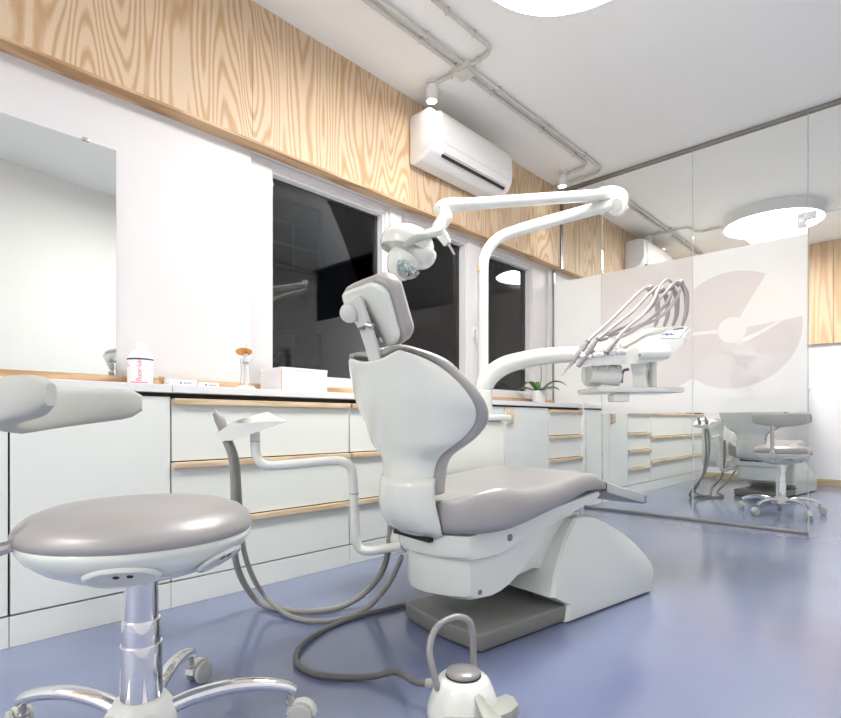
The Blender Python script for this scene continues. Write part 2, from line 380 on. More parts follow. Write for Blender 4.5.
conduit('outer grey conduit behind the glass partition leading to the far wall', [(-2.25, 4.22), (-2.02, 4.22)]+arcp(-2.02, 4.32, .1, -90, 0)+[(-1.92, YF-.02)], [(-1.92, y, 'y') for y in (4.6, 5.1, 6.1, 6.6)])
conduit('inner grey conduit behind the glass partition leading to the far wall', [(-2.25, 4.27), (-2.06, 4.27)]+arcp(-2.06, 4.37, .1, -90, 0)+[(-1.96, YF-.02)], [(-1.96, y, 'y') for y in (4.6, 5.1, 6.1, 6.6)])
conduit('grey conduit from far junction box wandering to the round lamp', [(-1.93, 5.62), (-1.80, 5.63)]+arcp(-1.80, 5.68, .05, -90, 0, 4)+[(-1.745, 5.80), (-1.70, 5.86), (-1.50, 5.88)], [(-1.86, 5.625, 'x')])
conduit('short grey conduit from far junction box to spotlight', [(-1.96, 5.62), (-2.12, 5.62)], [(-2.03, 5.62, 'x')])
jbox(-1.94, 5.62, 'grey square junction box on the ceiling behind the partition')

# ------------------------------------------------------------------ air conditioners
def aircon(y0, label):
    W = .80; A = thing('air_conditioner', label, 'air conditioner', (XS, y0, 2.205), 0, 'white wall air conditioners')
    prof = [(0, .02), (0, .285), (.02, .298), (.14, .298), (.175, .285), (.19, .255), (.195, .15), (.19, .105), (.165, .055), (.10, .012), (.03, 0)]
    MB().prism([(a, b) for a, b in prof], 'y', 0, W, .012, 3).build('housing', 'acw', A)
    # front cover proud of the housing
    c = [(.186, .11), (.195, .112), (.203, .16), (.199, .262), (.184, .293), (.145, .304), (.05, .304), (.05, .297), (.14, .297), (.174, .284), (.188, .255), (.193, .15)]
    MB().prism(c, 'y', .07, W-.02, .003, 2).build('front_cover', 'acw', A)
    MB().prism([(.158, .044), (.1675, .052), (.172, .058), (.168, .060), (.158, .052)], 'y', .11, W-.06).build('air_slot', 'dark', A)
    fo = MB().prism([(.172, .068), (.179, .066), (.194, .103), (.189, .106)], 'y', .12, W-.06, .0015, 1).build('flap', 'acw', A)
    return A
a1 = aircon(2.262, 'white wall air conditioner on the pine soffit over the windows')
a2 = aircon(5.33, 'white wall air conditioner behind the glass partition, high on the pine soffit')

# ================================================================== GLASS PARTITION
pt = thing('glass_partition', 'frameless glass partition with frosted film band between the two treatment rooms', 'partition', (XS, YP, 0))
def wp(mb, n, m, parent=pt, **k): return mb.build(n, m, parent, world=True, **k)
RX = right_x(YP)-.01
wp(MB().box(XS+.002, RX, YP-.021, YP-.007, ZC-.02, ZC-.001).box(XS+.002, RX, YP+.007, YP+.021, ZC-.02, ZC-.001).box(XS+.002, RX, YP-.007, YP+.007, ZC-.012, ZC-.001), 'top_rail', 'alu')
wp(MB().box(XC+.005, -.567, YP-.016, YP+.016, .001, .018, .002), 'floor_rail', 'alu')
wp(MB().box(XS-.018, XS+.010, YP-.016, YP+.016, ZS, ZC-.03), 'wall_channel', 'alu')
wp(MB().box(XW+.001, XW+.014, YP-.012, YP+.012, .845, ZS-.002), 'wall_channel', 'alu')
GX = [XW+.012, -1.898, -1.23, -.567]
g = .0025; T = .005
def pane(outline): return wp(MB().prism(outline, 'y', YP-T, YP+T), 'glass_panel', 'glass')
# first pane is notched round the worktop and soffit
pane([(XS+.01, ZC-.012), (XS+.01, ZS-.004), (XW+.004, ZS-.004), (XW+.004, .846), (XC+.03, .846), (XC+.03, .012), (GX[1]-g, .012), (GX[1]-g, ZC-.012)])
pane([(GX[1]+g, .012), (GX[2]-g, .012), (GX[2]-g, ZC-.012), (GX[1]+g, ZC-.012)])
pane([(GX[2]+g, .012), (GX[3], .012), (GX[3], ZC-.012), (GX[2]+g, ZC-.012)])
pane([(GX[3]+.003, 1.97), (RX, 1.97), (RX, ZC-.012), (GX[3]+.003, ZC-.012)])
ed = mat('glass edge', (.55, .61, .58), .65, var=.02)
for x in GX[1:]: wp(MB().box(x-.0022, x+.0022, YP-T, YP+T, .018, ZC-.013), 'glass_edge', ed)
wp(MB().box(GX[3]+.003, RX, YP-T, YP+T, 1.966, 1.970), 'glass_edge', ed)
ft = MB().prism([(-.565-.055, 1.90), (-.565-.012, 1.90), (-.565-.012, 1.945), (-.525, 1.945), (-.525, 1.99), (-.62, 1.99)], 'y', YP-.018, YP+.018, .003)
fit = wp(ft, 'patch_fitting', 'acw')
sc = MB()
for x, z in ((-.597, 1.922), (-.597, 1.968), (-.548, 1.968)): sc.lathe([(.011, 0), (.011, .003), (.001, .003)], 14, Matrix.Translation((x, YP-.018, z)) @ Matrix.Rotation(PI/2, 4, 'X'))
sc.build('screw', 'gadget', fit, world=True)
# film band (z .757 .. 1.857) with the big logo shapes left in a greyer film
FY = YP-T-.0012; FZ0, FZ1 = .757, 1.857
def film(name, polys, m):
    b = MB()
    for p in polys: b.add([(x, FY, z) for x, z in p], [tuple(range(len(p)))])
    return wp(b, name, m)
LC = Vector((-.985, 1.31)); LR = .392; HR = .086; XL = GX[2]+g; XRr = GX[3]-.002
def circ(r, a): return (LC.x+r*math.cos(R(a)), LC.y+r*math.sin(R(a)))
aL1 = 180-math.degrees(math.acos((LC.x-XL)/LR)); aL0 = 360-aL1   # outer circle meets pane seam
up_arc = [circ(LR, 60+(aL1-60)*i/24) for i in range(25)]
dn_arc = [circ(LR, aL0+(366-aL0)*i/30) for i in range(31)]
sl = .012
hup = [circ(HR, 180-8-(180-8-60)*i/14) for i in range(15)]      # from slit end round to 60 deg
hdn = [circ(HR, 188+(366-188)*i/20) for i in range(21)]
up_sector = up_arc+[(XL, LC.y+sl), (LC.x-HR, LC.y+sl)]+hup
dn_sector = dn_arc+hdn[::-1]+[(LC.x-HR, LC.y-sl), (XL, LC.y-sl)]
film('logo_film', [up_sector], 'film2'); film('logo_film', [dn_sector], 'film2')
disc = [circ(HR, 360*i/40) for i in range(40)]
wedge = hup[::-1][:1]
pts_w = [circ(LR, 6+(60-6)*i/10) for i in range(11)]
film('white_film', [
    [(XL, FZ1), (XL, up_arc[-1][1])]+up_arc[::-1]+[(up_arc[0][0], FZ1)],
    [(up_arc[0][0], FZ1)]+pts_w[::-1]+[(XRr, pts_w[0][1]), (XRr, FZ1)],
    pts_w+[circ(HR, 60-(60-6)*i/6) for i in range(7)],
    [(XL, FZ0)]+dn_arc+[(XRr, dn_arc[-1][1]), (XRr, FZ0)],
    disc], 'film')
film('white_film', [[(XL, LC.y-sl), (LC.x-HR-.001, LC.y-sl), (LC.x-HR-.001, LC.y+sl), (XL, LC.y+sl)]], 'film')
# neighbouring pane: second shape, then plain film at the wall
XA = GX[2]-g; XB = GX[1]+g; C2 = (-1.475, 1.31)
arc2 = [(C2[0]+LR*math.cos(R(a)), C2[1]+LR*math.sin(R(a))) for a in [310.8-40.8*i/16 for i in range(17)]]
arc2[0] = (XA, arc2[0][1])
film('logo_film', [arc2+[(XB, arc2[-1][1]), (XB, LC.y-sl), (XA, LC.y-sl)]], 'film2')
film('logo_film', [[(XA, LC.y+sl), (XB, LC.y+sl), (XB, FZ1), (XA, FZ1)]], 'film2')
film('white_film', [[(XA, LC.y-sl), (XB, LC.y-sl), (XB, LC.y+sl), (XA, LC.y+sl)], arc2+[(XB, arc2[-1][1]), (XB, FZ0), (XA, FZ0)]], 'film')
film('white_film', [[(XW+.006, .848), (GX[1]-g, .848), (GX[1]-g, FZ1), (XW+.006, FZ1)]], 'film')

# ================================================================== CABINETS
ZT0, ZT1 = .805, .835
HX = XC+.020
def door_front(parent, y0, y1, z0, z1, handle=None):
    d = MB().box(XC-.018, XC, y0+.003, y1-.003, z0+.003, z1-.003, .0015, 1).build('door', 'lam', parent, world=True)
    if handle is not None: MB().box(XC, HX, handle-.03, handle+.03, z1-.115, z1-.008, .003).build('handle', 'oak', d, world=True)
    return d
def drawer_front(parent, y0, y1, z0, z1):
    d = MB().box(XC-.018, XC, y0+.003, y1-.003, z0+.002, z1-.004, .0015, 1).build('drawer', 'lam', parent, world=True)
    MB().box(XC-.002, HX, y0+.006, y1-.006, z1-.026, z1-.002, .003).build('handle', 'oak', d, world=True)
def cabinet(y0, y1, label, kind, handle=None, levels=None, dtop=.797, group='white base cabinets along the window wall'):
    c = thing('base_cabinet', label, 'cabinet', (XC-.02, (y0+y1)/2, 0), 0, group)
    MB().box(XW+.002, XC-.019, y0+.0015, y1-.0015, .1, ZT0-.001).build('carcass', 'dark', c, world=True)
    MB().box(XC-.03, XC, y0+.0012, y1-.0012, .001, .095).build('plinth', 'lam', c, world=True)
    if kind == 'door': door_front(c, y0, y1, .098, .793 if y1 < .9 else dtop, handle)
    else:
        lv = levels or [.098, .313, .547, .787]
        for a, b in zip(lv, lv[1:]): drawer_front(c, y0, y1, a, b)
    return c
cabinet(-1.66, -1.18, 'plain white base cabinet at the far end away from the partition', 'door')
cabinet(-1.18, -.70, 'plain white base cabinet second from the end away from the partition', 'door')
cabinet(-.70, -.18, 'plain white base cabinet far along the worktop below the mirror', 'door')
cabinet(-.18, .326, 'plain white base cabinet door behind the stool armrest', 'door')
cabinet(.326, .813, 'plain white handleless base cabinet behind the stool seat', 'door')
cabinet(.813, 1.66, 'wide white three drawer cabinet with pine pulls below the counter boxes', 'drawers')
cabinet(1.66, 2.50, 'wide white three drawer cabinet behind the dental chair backrest', 'drawers')
cabinet(2.50, 2.965, 'plain white base cabinet below the middle window', 'door')
cabinet(2.97, 3.53, 'white single door cabinet with upright pine pull below the orchid', 'door', handle=3.02)
c = cabinet(3.53, 4.035, 'narrow white drawer cabinet with three pine pulls just before the glass', 'drawers', levels=[.098, .418, .592, .788])
MB().box(XW+.05, XC+.02, 4.036, YP-.014, .001, ZT0-.001, .001).build('end_panel', 'lam', c, world=True)
cabinet(4.09, 4.55, 'plain white cabinet section right behind the glass partition', 'door')
cabinet(4.55, 4.95, 'white single door cabinet with upright pine pull behind the glass', 'door', handle=4.62)
cabinet(4.95, 5.50, 'white four drawer cabinet behind the glass partition', 'drawers', levels=[.098, .255, .425, .59, .788])
cabinet(5.50, 6.52, 'widest white three drawer cabinet behind the glass partition', 'drawers', levels=[.098, .30, .545, .788])
cabinet(6.52, 7.18, 'white three drawer cabinet against the far wall behind the glass', 'drawers', levels=[.098, .30, .545, .788])
def top(y0, y1, label, x1=XC+.014):
    c = thing('worktop', label, 'worktop', (XC, (y0+y1)/2, ZT0), 0, 'white worktops')
    MB().box(XW+.002, x1, y0, y1, ZT0, ZT1, .002, 1).build('slab', 'counter', c, world=True)
top(-1.66, .812, 'white worktop section below the mirror')
top(.813, 2.966, 'long white worktop under the two big windows', XC+.018)
top(2.967, YP-.012, 'white worktop section with the orchid, ending at the glass')
top(YP+.012, 7.18, 'white worktop behind the glass partition')

# ------------------------------------------------------------------ mirror
mi = thing('wall_mirror', 'large frameless mirror above the worktop on the white wall', 'mirror', (XW, .25, .877))
MB().box(XW+.001, XW+.007, -.45, .706, .878, 1.762, .001, 1).build('mirror_glass', 'mirror', mi, world=True)
for y in (-.2, .60): MB().box(XW+.001, XW+.012, y-.011, y+.011, 1.757, 1.770, .002).build('clip', 'steel', mi, world=True)

# ------------------------------------------------------------------ things on the worktop
X0 = -2.155
b = thing('bottle', 'white plastic bottle with magenta lettering and dark blue band on the worktop', 'bottle', (-2.248, .768, ZT1))
MB().lathe([(.001, 0), (.042, 0), (.046, .004), (.046, .112), (.044, .118), (.030, .140), (.021, .146), (.018, .148)], 32).build('bottle_body', 'card', b)
MB().lathe([(.018, .146), (.021, .147), (.021, .168), (.019, .171), (.001, .171)], 24).build('cap', 'card', b)
MB().lathe([(.0462, .101), (.0466, .101), (.0466, .107), (.0462, .107)], 32).build('band', 'navy', b)
def wrap(o, r):   # bend flat text (local x/z, facing -y) on the bottle body
    for v in o.data.vertices:
        x, y, z = v.co; a = x/r; v.co = (math.sin(a)*(r+.0004-y), -math.cos(a)*(r+.0004-y), z)
tx = text_part('fluor·kin', .0255, 'magenta', b, Matrix.Translation((.012, 0, .061)) @ Matrix.Rotation(PI/2, 4, 'X') @ Matrix.Rotation(PI/2, 4, 'Z')); wrap(tx, .046)
l2 = MB()
for x0, x1, z0, z1 in ((-.02, .042, .012, .0155), (-.05, -.028, .076, .079), (-.05, -.036, .086, .0885)):
    n = 8
    for i in range(n):
        a0 = (x0+(x1-x0)*i/n)/.046; a1 = (x0+(x1-x0)*(i+1)/n)/.046; r = .0464
        l2.add([(math.sin(a0)*r, -math.cos(a0)*r, z0), (math.sin(a1)*r, -math.cos(a1)*r, z0), (math.sin(a1)*r, -math.cos(a1)*r, z1), (math.sin(a0)*r, -math.cos(a0)*r, z1)], [(0, 1, 2, 3)])
l2.build('print_line', 'magenta', b)
b.rotation_euler = (0, 0, R(52))
def small_box(y0, y1, h, label):
    s = thing('carton', label, 'box', (X0+.03, (y0+y1)/2, ZT1), 0, 'small flat cartons')
    W = y1-y0; MB().box(-.07, .03, -W/2, W/2, 0, h, .001, 1).build('carton_body', 'card', s)
    MB().box(-.07, .0302, -W/2+.001, W/2-.001, h, h+.0012).build('lid', 'card', s)
    mk = MB().lathe([(.0045, 0), (.0045, .0004), (.0028, .0004), (.0028, 0)], 14, Matrix.Translation((.0304, -.012, h*.45)) @ Matrix.Rotation(PI/2, 4, 'Y'))
    for k in range(4): mk.box(.0302, .0306, .000+k*.0075, .0055+k*.0075, h*.45-.0025, h*.45+.0025)
    mk.build('print', 'greyprint', s)
small_box(.822, .925, .026, 'small flat white carton with tiny grey print beside the bottle')
small_box(.930, 1.015, .018, 'lower flat white carton with tiny grey print near the curing lamp')
k = thing('carton_stopper', 'tiny brown cap lying against the bottle on the worktop', 'cap', (X0-.01, .817, ZT1+.0))
MB().lathe([(.001, 0), (.009, 0), (.009, .026), (.012, .027), (.012, .036), (.001, .037)], 14).build('stopper', 'edge', k)
# curing lamp
k = thing('curing_lamp', 'clear dental curing lamp with round amber shield on white stand', 'lamp', (X0, 1.163, ZT1))
MB().lathe([(.001, 0), (.042, 0), (.044, .004), (.040, .012), (.030, .016), (.001, .017)], 28, sx=.8).build('stand_base', 'card', k)
MB().lathe([(.010, .016), (.009, .05), (.0085, .10), (.010, .112), (.001, .113)], 18).build('wand', 'pale', k)
MB().lathe([(.011, .112), (.013, .116), (.014, .135), (.011, .150), (.006, .158), (.001, .159)], 18).build('lamp_head', 'pale', k)
MB().lathe([(.0142, .113), (.0146, .118), (.0142, .119), (.0136, .114)], 18).build('dark_ring', 'gadget', k)
for s in (-1, 1): MB().tube([(0, s*.028, .014), (0, s*.021, .05), (0, s*.019, .09), (0, s*.024, .135)], [.0025, .0025, .003, .002], 8).build('cradle_prong', 'clearpl', k)
MB().lathe([(.001, .002), (.034, 0), (.035, .002), (.001, .005)], 28, Matrix.Translation((0, -.008, .162)) @ Matrix.Rotation(R(-10), 4, 'X') @ Matrix.Rotation(R(-20), 4, 'Y')).build('amber_shield', 'amber', k)
MB().tube([(0, 0, .155), (0, .004, .185), (0, .002, .195)], [.004, .003, .0015], 8).build('light_guide', 'clearpl', k)
# larger white box, turned
k = thing('cardboard_box', 'plain white cardboard box before the window sill', 'box', (-2.195, 1.437, ZT1))
MB().box(-.093, .095, -.128, .118, 0, .105, .0015, 1).build('box_body', 'card', k)
MB().box(-.0945, .0965, -.1295, .1195, .094, .1065, .001, 1).build('lid', 'card', k)
MB().box(.088, .0945, -.1288, -.1282, .002, .093).build('seam', 'edge', k)
# orchid
k = thing('potted_orchid', 'leafy green orchid with bare flower stem in a white pot', 'plant', (-2.19, 3.60, ZT1))
MB().lathe([(.001, 0), (.043, 0), (.046, .003), (.058, .085), (.060, .094), (.056, .096), (.053, .088), (.052, .08), (.001, .08)], 32).build('pot', 'pot', k)
MB().lathe([(.052, .079), (.03, .084), (.001, .086)], 20).build('soil', 'soil', k)
for a, L, lift in ((200, .16, .03), (20, .20, .075), (255, .14, .07), (60, .17, .035), (330, .18, .02), (140, .12, .08)):
    mbp = MB(); n = 8; rows = []
    for i in range(n+1):
        t = i/n; rr = .01+L*t; wd = .026*math.sin(PI*min(1, .12+t*.88))**.7+.001
        z = .085+lift*math.sin(t*PI*.75)-.02*t*t+.015*t; ca, sa = math.cos(R(a)), math.sin(R(a))
        rows.append([Vector((ca*rr-sa*w_, sa*rr+ca*w_, z+abs(w_)*.35)) for w_ in (-wd, -wd*.5, 0, wd*.5, wd)])
    mbp.rings(rows, cap=False, closed=False); o = mbp.build('leaf', 'leaf', k, angle=80)
    sd = o.modifiers.new('s', 'SOLIDIFY'); sd.thickness = .003
MB().tube([(0, .01, .08), (.005, .03, .2), (.0, .035, .3), (.01, .045, .36), (.03, .06, .385)], [.003, .0028, .0025, .002, .0015], 8).build('flower_stem', 'stem', k)
for p in ((.004, .04, .33), (.02, .052, .375)): MB().lathe([(.0005, -.006), (.004, 0), (.003, .005), (.0005, .009)], 8, Matrix.Translation(p)).build('bud', 'stem', k)

# ================================================================== DENTAL CHAIR  (local x = to its right side, y = toward the feet)
CH_O = Vector((-1.173, 1.318, 0)); CH_R = R(-8)
def make_chair():
    ch = thing('dental_chair', '', 'dental chair', CH_O, CH_R)
    # base plate
    n = 10; front = [(-.19+.38*i/n, -.018*math.sin(PI*i/n)) for i in range(n+1)]
    MB().prism(front+[(.19, .92), (-.19, .92)], 'z', .004, .06, .010, 3).build('base_plate', 'grey_pl', ch)
    MB().prism([(-.18, .01), (.18, .01), (.18, .9), (-.18, .9)], 'z', 0, .006).build('base_foot', 'dark', ch)
    # fin shaped base shell
    prof = [(.405, .004), (.418, .060), (.328, .104), (.350, .16), (.385, .215), (.44, .285), (.508, .344), (.56, .352), (.62, .344), (.712, .307), (.80, .262), (.87, .215), (.935, .16), (.975, .115), (.992, .085), (.988, .055), (.97, .004)]
    ins = []; cx, cz = .66, .15
    def ring(sc, x):
        return [Vector((x*(1 if z < .12 else 1-.22*((z-.12)/.24)), cx+(y-cx)*sc, max(.004, cz+(z-cz)*sc))) for y, z in prof]
    m = MB(); m.rings([ring(.90, -.207), ring(.97, -.203), ring(1.0, -.19), ring(1.0, .19), ring(.97, .203), ring(.90, .207)]); m.build('base_shell', 'shell', ch, angle=30)
    # lift arm between base and seat
    MB().prism([(.02, .20), (.20, .168), (.33, .185), (.42, .165), (.60, .18), (.60, .36), (.3, .36), (.02, .30)], 'x', -.12, .12, .012, 2).build('lift_arm', 'shell', ch, angle=30)
    def bowed(prof, w_, bulge, y_end, r=.014):
        rs = []; cy = sum(p[0] for p in prof)/len(prof); cz = sum(p[1] for p in prof)/len(prof)
        st_ = [(-w_, .94), (-w_+r*.3, .985), (-w_+r, 1)]+[(-w_+r+(2*w_-2*r)*i/10, 1) for i in range(1, 10)]+[(w_-r, 1), (w_-r*.3, .985), (w_, .94)]
        for x, sc in st_:
            rs.append([Vector((x, cy+(y-cy)*(1-(1-sc)*.35)+bulge*(x/w_)**2*max(0, min(1, (y_end-y)/(y_end-prof[0][0]))), cz+(z-cz)*sc)) for y, z in prof])
        return MB().rings(rs)
    bowed([(-.09, .285), (-.092, .185), (-.086, .165), (-.06, .153), (.055, .148), (.11, .154), (.169, .170), (.24, .212), (.31, .272), (.37, .335), (.1, .33), (0, .31)], .155, .08, .15).build('lower_body', 'shell', ch, angle=28)
    bowed([(-.117, .355), (-.118, .31), (-.112, .292), (-.09, .280), (.056, .280), (.165, .296), (.402, .356), (.63, .418), (.645, .428), (.638, .440), (.604, .437), (.294, .392), (.078, .378)], .178, .085, .15).build('seat_frame', 'shell', ch, angle=28)
    for y, z, r, x in ((.142, .330, .0115, .1785), (.032, .172, .008, .1555)):
        MB().lathe([(r, 0), (r, .002), (r*.8, .003), (.001, .003)], 20, Matrix.Translation((x, y, z)) @ Matrix.Rotation(PI/2, 4, 'Y')).build('screw_cap', 'grey_pl', ch)
    MB().box(-.09, .09, -.1205, -.10, .334, .348, .001).build('slot', 'dark', ch)
    # side bracket at the back left for the assistant's arm
    MB().prism([(-.03, .27), (-.01, .235), (.10, .235), (.14, .28), (.10, .325), (-.01, .325)], 'x', -.26, -.15, .02, 3).build('side_bracket', 'shell', ch, angle=30)
    # seat cushion
    rows = [(-.105, .09, .375, .45, .445), (-.092, .145, .362, .462, .45), (-.065, .19, .356, .474, .455), (-.025, .228, .355, .490, .460), (.03, .256, .358, .506, .465), (.07, .264, .362, .502, .462), (.12, .266, .368, .486, .46), (.24, .262, .390, .488, .475), (.33, .256, .408, .50, .492), (.42, .248, .426, .513, .508), (.52, .232, .443, .517, .519), (.59, .213, .438, .503, .509), (.655, .198, .428, .476, .484), (.665, .188, .430, .470, .476)]
    rs = []
    for y, w_, zb, ze, zc in rows:
        h = ze-zb; p = []
        for t, zz in ((1, ze-.45*h), (.985, ze-.18*h), (.95, ze-.04*h), (.88, ze+.002), (.75, zc+(ze-zc)*.62), (.55, zc+(ze-zc)*.28), (.3, zc+(ze-zc)*.06), (0, zc)): p.append((t*w_, zz))
        top_ = [(-x, z) for x, z in p]+[(x, z) for x, z in p[-2::-1]]
        bot = [(w_*.985, zb+.22*h), (w_*.93, zb+.02), (w_*.85, zb), (0, zb-.004), (-w_*.85, zb), (-w_*.93, zb+.02), (-w_*.985, zb+.22*h)]
        rs.append([Vector((x, y, z)) for x, z in top_+bot])
    so_ = MB().rings(rs).build('seat_cushion', 'vinyl', ch, angle=70)
    sb = so_.modifiers.new('s', 'SUBSURF'); sb.levels = 1; sb.render_levels = 1
    # foot end with clear cover
    rows = [(.652, .196, .430, .472, .480), (.75, .190, .405, .447, .453), (.85, .182, .382, .425, .429), (.95, .172, .360, .402, .405), (1.00, .160, .350, .391, .394), (1.02, .13, .355, .381, .383)]
    rs = []
    for y, w_, zb, ze, zc in rows:
        rs.append([Vector((x*w_, y, z)) for x, z in ((-1, (zb+ze)/2), (-.99, ze-.005), (-.93, ze), (0, zc), (.93, ze), (.99, ze-.005), (1, (zb+ze)/2), (.97, zb+.004), (.9, zb), (0, zb-.002), (-.9, zb), (-.97, zb+.004))])
    MB().rings(rs).build('foot_rest', 'vinyl_dk', ch, angle=50)
    rs = []
    for y, w_, zb, ze, zc in rows:
        rs.append([Vector((x*(w_+.003), y, z)) for x, z in ((-1.0, zb+.006), (-1.0, ze-.004), (-.93, ze+.003), (0, zc+.003), (.93, ze+.003), (1, ze-.004), (1.0, zb+.006))])
    MB().rings(rs, cap=False, closed=False).build('foot_cover', 'clean', ch, angle=50)
    # backrest: rows z, half width, u of edge, u of spine
    rows = [(.335, .100, -.075, -.10), (.352, .112, -.085, -.135), (.375, .117, -.095, -.165), (.41, .117, -.105, -.190), (.448, .115, -.115, -.200), (.502, .113, -.118, -.195), (.557, .115, -.113, -.19), (.585, .125, -.11, -.19), (.606, .155, -.115, -.195), (.625, .19, -.11, -.2), (.640, .21, -.10, -.205), (.660, .228, -.085, -.21), (.692, .250, -.072, -.22), (.72, .262, -.08, -.228), (.744, .272, -.097, -.235), (.775, .268, -.118, -.243), (.80, .258, -.135, -.250), (.83, .24, -.163, -.257), (.853, .222, -.188, -.263), (.873, .195, -.215, -.268), (.888, .165, -.243, -.27), (.897, .137, -.262, -.272)]
    NQ = 24
    rs = []
    for i, (z, w_, ue, us) in enumerate(rows):
        r = []
        k_top = max(0, (z-.85)/.047)
        for q in range(NQ+1):
            th = (-1+2*q/NQ)*PI/2
            x = w_*math.copysign(abs(math.sin(th))**.9, math.sin(th)); y = us+(ue-us)*(1-math.cos(th)**1.15) if abs(th) < PI/2-1e-6 else ue
            r.append(Vector((x, y, z-.022*k_top*max(0, math.cos(th))**3)))
        rs.append(r)
    bs = MB().rings(rs, cap=False, closed=False).build('backrest_shell', 'shell', ch, angle=75)
    sd = bs.modifiers.new('s', 'SOLIDIFY'); sd.thickness = .016; sd.offset = -1
    sd = bs.modifiers.new('b', 'SUBSURF'); sd.levels = 1; sd.render_levels = 1
    hrows = [(z, w_+.007, ue-.002, us-.008) for z, w_, ue, us in rows if .34 < z < .52]+[(.530, .120, -.116, -.198)]
    hrs = []
    for z, w_, ue, us in hrows:
        hrs.append([Vector((w_*math.copysign(abs(math.sin(t))**.9, math.sin(t)), us+(ue-us)*(1-max(0, math.cos(t))**1.15), z)) for t in [(-1+2*q/NQ)*PI/2 for q in range(NQ+1)]])
    hc = MB().rings(hrs, cap=False, closed=False).build('hip_cover', 'shell', ch, angle=75)
    sd = hc.modifiers.new('s', 'SOLIDIFY'); sd.thickness = .005; sd.offset = -1
    # cushion
    crow = [(.47, .105, -.110, -.14), (.49, .11, -.115, -.15)]+[r for r in rows if r[0] > .495]+[(.906, .115, -.266, -.270)]
    rs = []
    for z, w_, ue, us in crow:
        e = .013 if z > .6 else .004; zz = z+(.012 if z > .84 else 0)
        half = [(w_*.955, ue-.004, 0), (w_+e*.6, ue+.006, 0), (w_+e, ue+.022, 0), (w_+e*.5, ue+.042, 0), (w_*.93, ue+.053, 0), (w_*.75, ue+.052, 0), (w_*.5, ue*.6+us*.4+.058, 0), (w_*.25, ue*.4+us*.6+.062, 0), (0, ue*.35+us*.65+.062, 0)]
        dip = .020*max(0, (z-.85)/.047)
        ring_ = [Vector((x, y, zz-dip*(1-min(1, x/(w_+.001)))**2)) for x, y, _ in half]+[Vector((-x, y, zz-dip*(1-min(1, x/(w_+.001)))**2)) for x, y, _ in half[-2::-1]]
        bk = [(-.7, .25), (0, .25), (.7, .25)]
        ring_ += [Vector((a*w_*.8, us+(ue-us)*.35+.02 if abs(a) < .1 else us+(ue-us)*.55+.014, zz-(dip if abs(a) < .1 else dip*.3))) for a, _ in bk]
        rs.append(ring_)
    bc = MB().rings(rs).build('backrest_cushion', 'vinyl', ch, angle=70)
    sb = bc.modifiers.new('s', 'SUBSURF'); sb.levels = 1; sb.render_levels = 1
    # head rest (own frame, leaning back)
    HM = Matrix.Translation((0, -.268, 1.006)) @ Matrix.Rotation(R(33), 4, 'X')
    def pad(hw, y0, y1, z0, z1, rr, curve):
        m = MB(); n = 8; out = []
        for cx_, cz_, a0 in ((1, 1, 0), (-1, 1, 90), (-1, -1, 180), (1, -1, 270)):
            for i in range(n+1):
                a = R(a0+90*i/n); nar = .80 if cz_ < 0 else 1.0
                out.append((cx_*(hw*nar-rr)+rr*math.cos(a), (z1-rr if cz_ > 0 else z0+rr)+rr*math.sin(a)))
        def rg(sc, y): return [Vector((x*sc, y+curve*(x/hw)**2, (z0+z1)/2+(z-(z0+z1)/2)*sc)) for x, z in out]
        m.rings([rg(.90, y0), rg(.97, y0+.003), rg(1, y0+.012), rg(1, y1-.016), rg(.96, y1-.004), rg(.88, y1)]); return m
    pad(.120, .010, .064, -.106, .104, .052, .012).build('headrest_cushion', 'vinyl', ch, angle=50, mx=HM)
    hs = pad(.112, -.012, .014, -.098, .096, .05, .016).build('headrest_shell', 'shell', ch, angle=50, mx=HM)
    MB().box(-.024, .024, -.022, -.010, -.078, .072, .006).build('slide_plate', 'pale', hs, mx=HM)
    MB().box(.018, .026, -.026, -.012, -.06, .055, .002).build('slot', 'cable', hs, mx=HM)
    # bracket: gently bent flat bar from backrest top into the head rest
    pts = [(0, -.225, .80), (0, -.246, .87), (0, -.262, .92), (0, -.278, .96), (0, -.300, 1.01), (0, -.316, 1.05)]
    m = MB(); rs = []
    for p in pts: rs.append([Vector((p[0]+sx*.030, p[1]+sy*.008, p[2]+sy*.003)) for sx, sy in ((-1, -.5), (-.8, -1), (.8, -1), (1, -.5), (1, .5), (.8, 1), (-.8, 1), (-1, .5))])
    br = m.rings(rs).build('headrest_bracket', 'pale', ch, angle=35)
    MB().box(-.014, .014, -.012, .0, -.004, .004, .001).build('slot', 'cable', br, mx=Matrix.Translation((0, -.292, .975)) @ Matrix.Rotation(R(27), 4, 'X'))
    MB().lathe([(.001, -.012), (.018, -.012), (.026, -.008), (.029, 0), (.029, .008), (.012, .010), (.012, .028), (.001, .028)], 26, Matrix.Translation((-.028, -.325, 1.016)) @ Matrix.Rotation(R(28), 4, 'Z') @ Matrix.Rotation(R(27), 4, 'X') @ Matrix.Rotation(-PI/2, 4, 'X')).build('knob', 'pale', ch)
    MB().tube([(.028, -.300, .978), (.046, -.290, .972)], .009, 12, smooth=False).build('pivot_pin', 'steel', ch)
    return ch
chair = make_chair()
chair['label'] = 'grey upholstered dental chair with white shell on a dark grey base, before the partition'
chair['group'] = 'dental chairs'

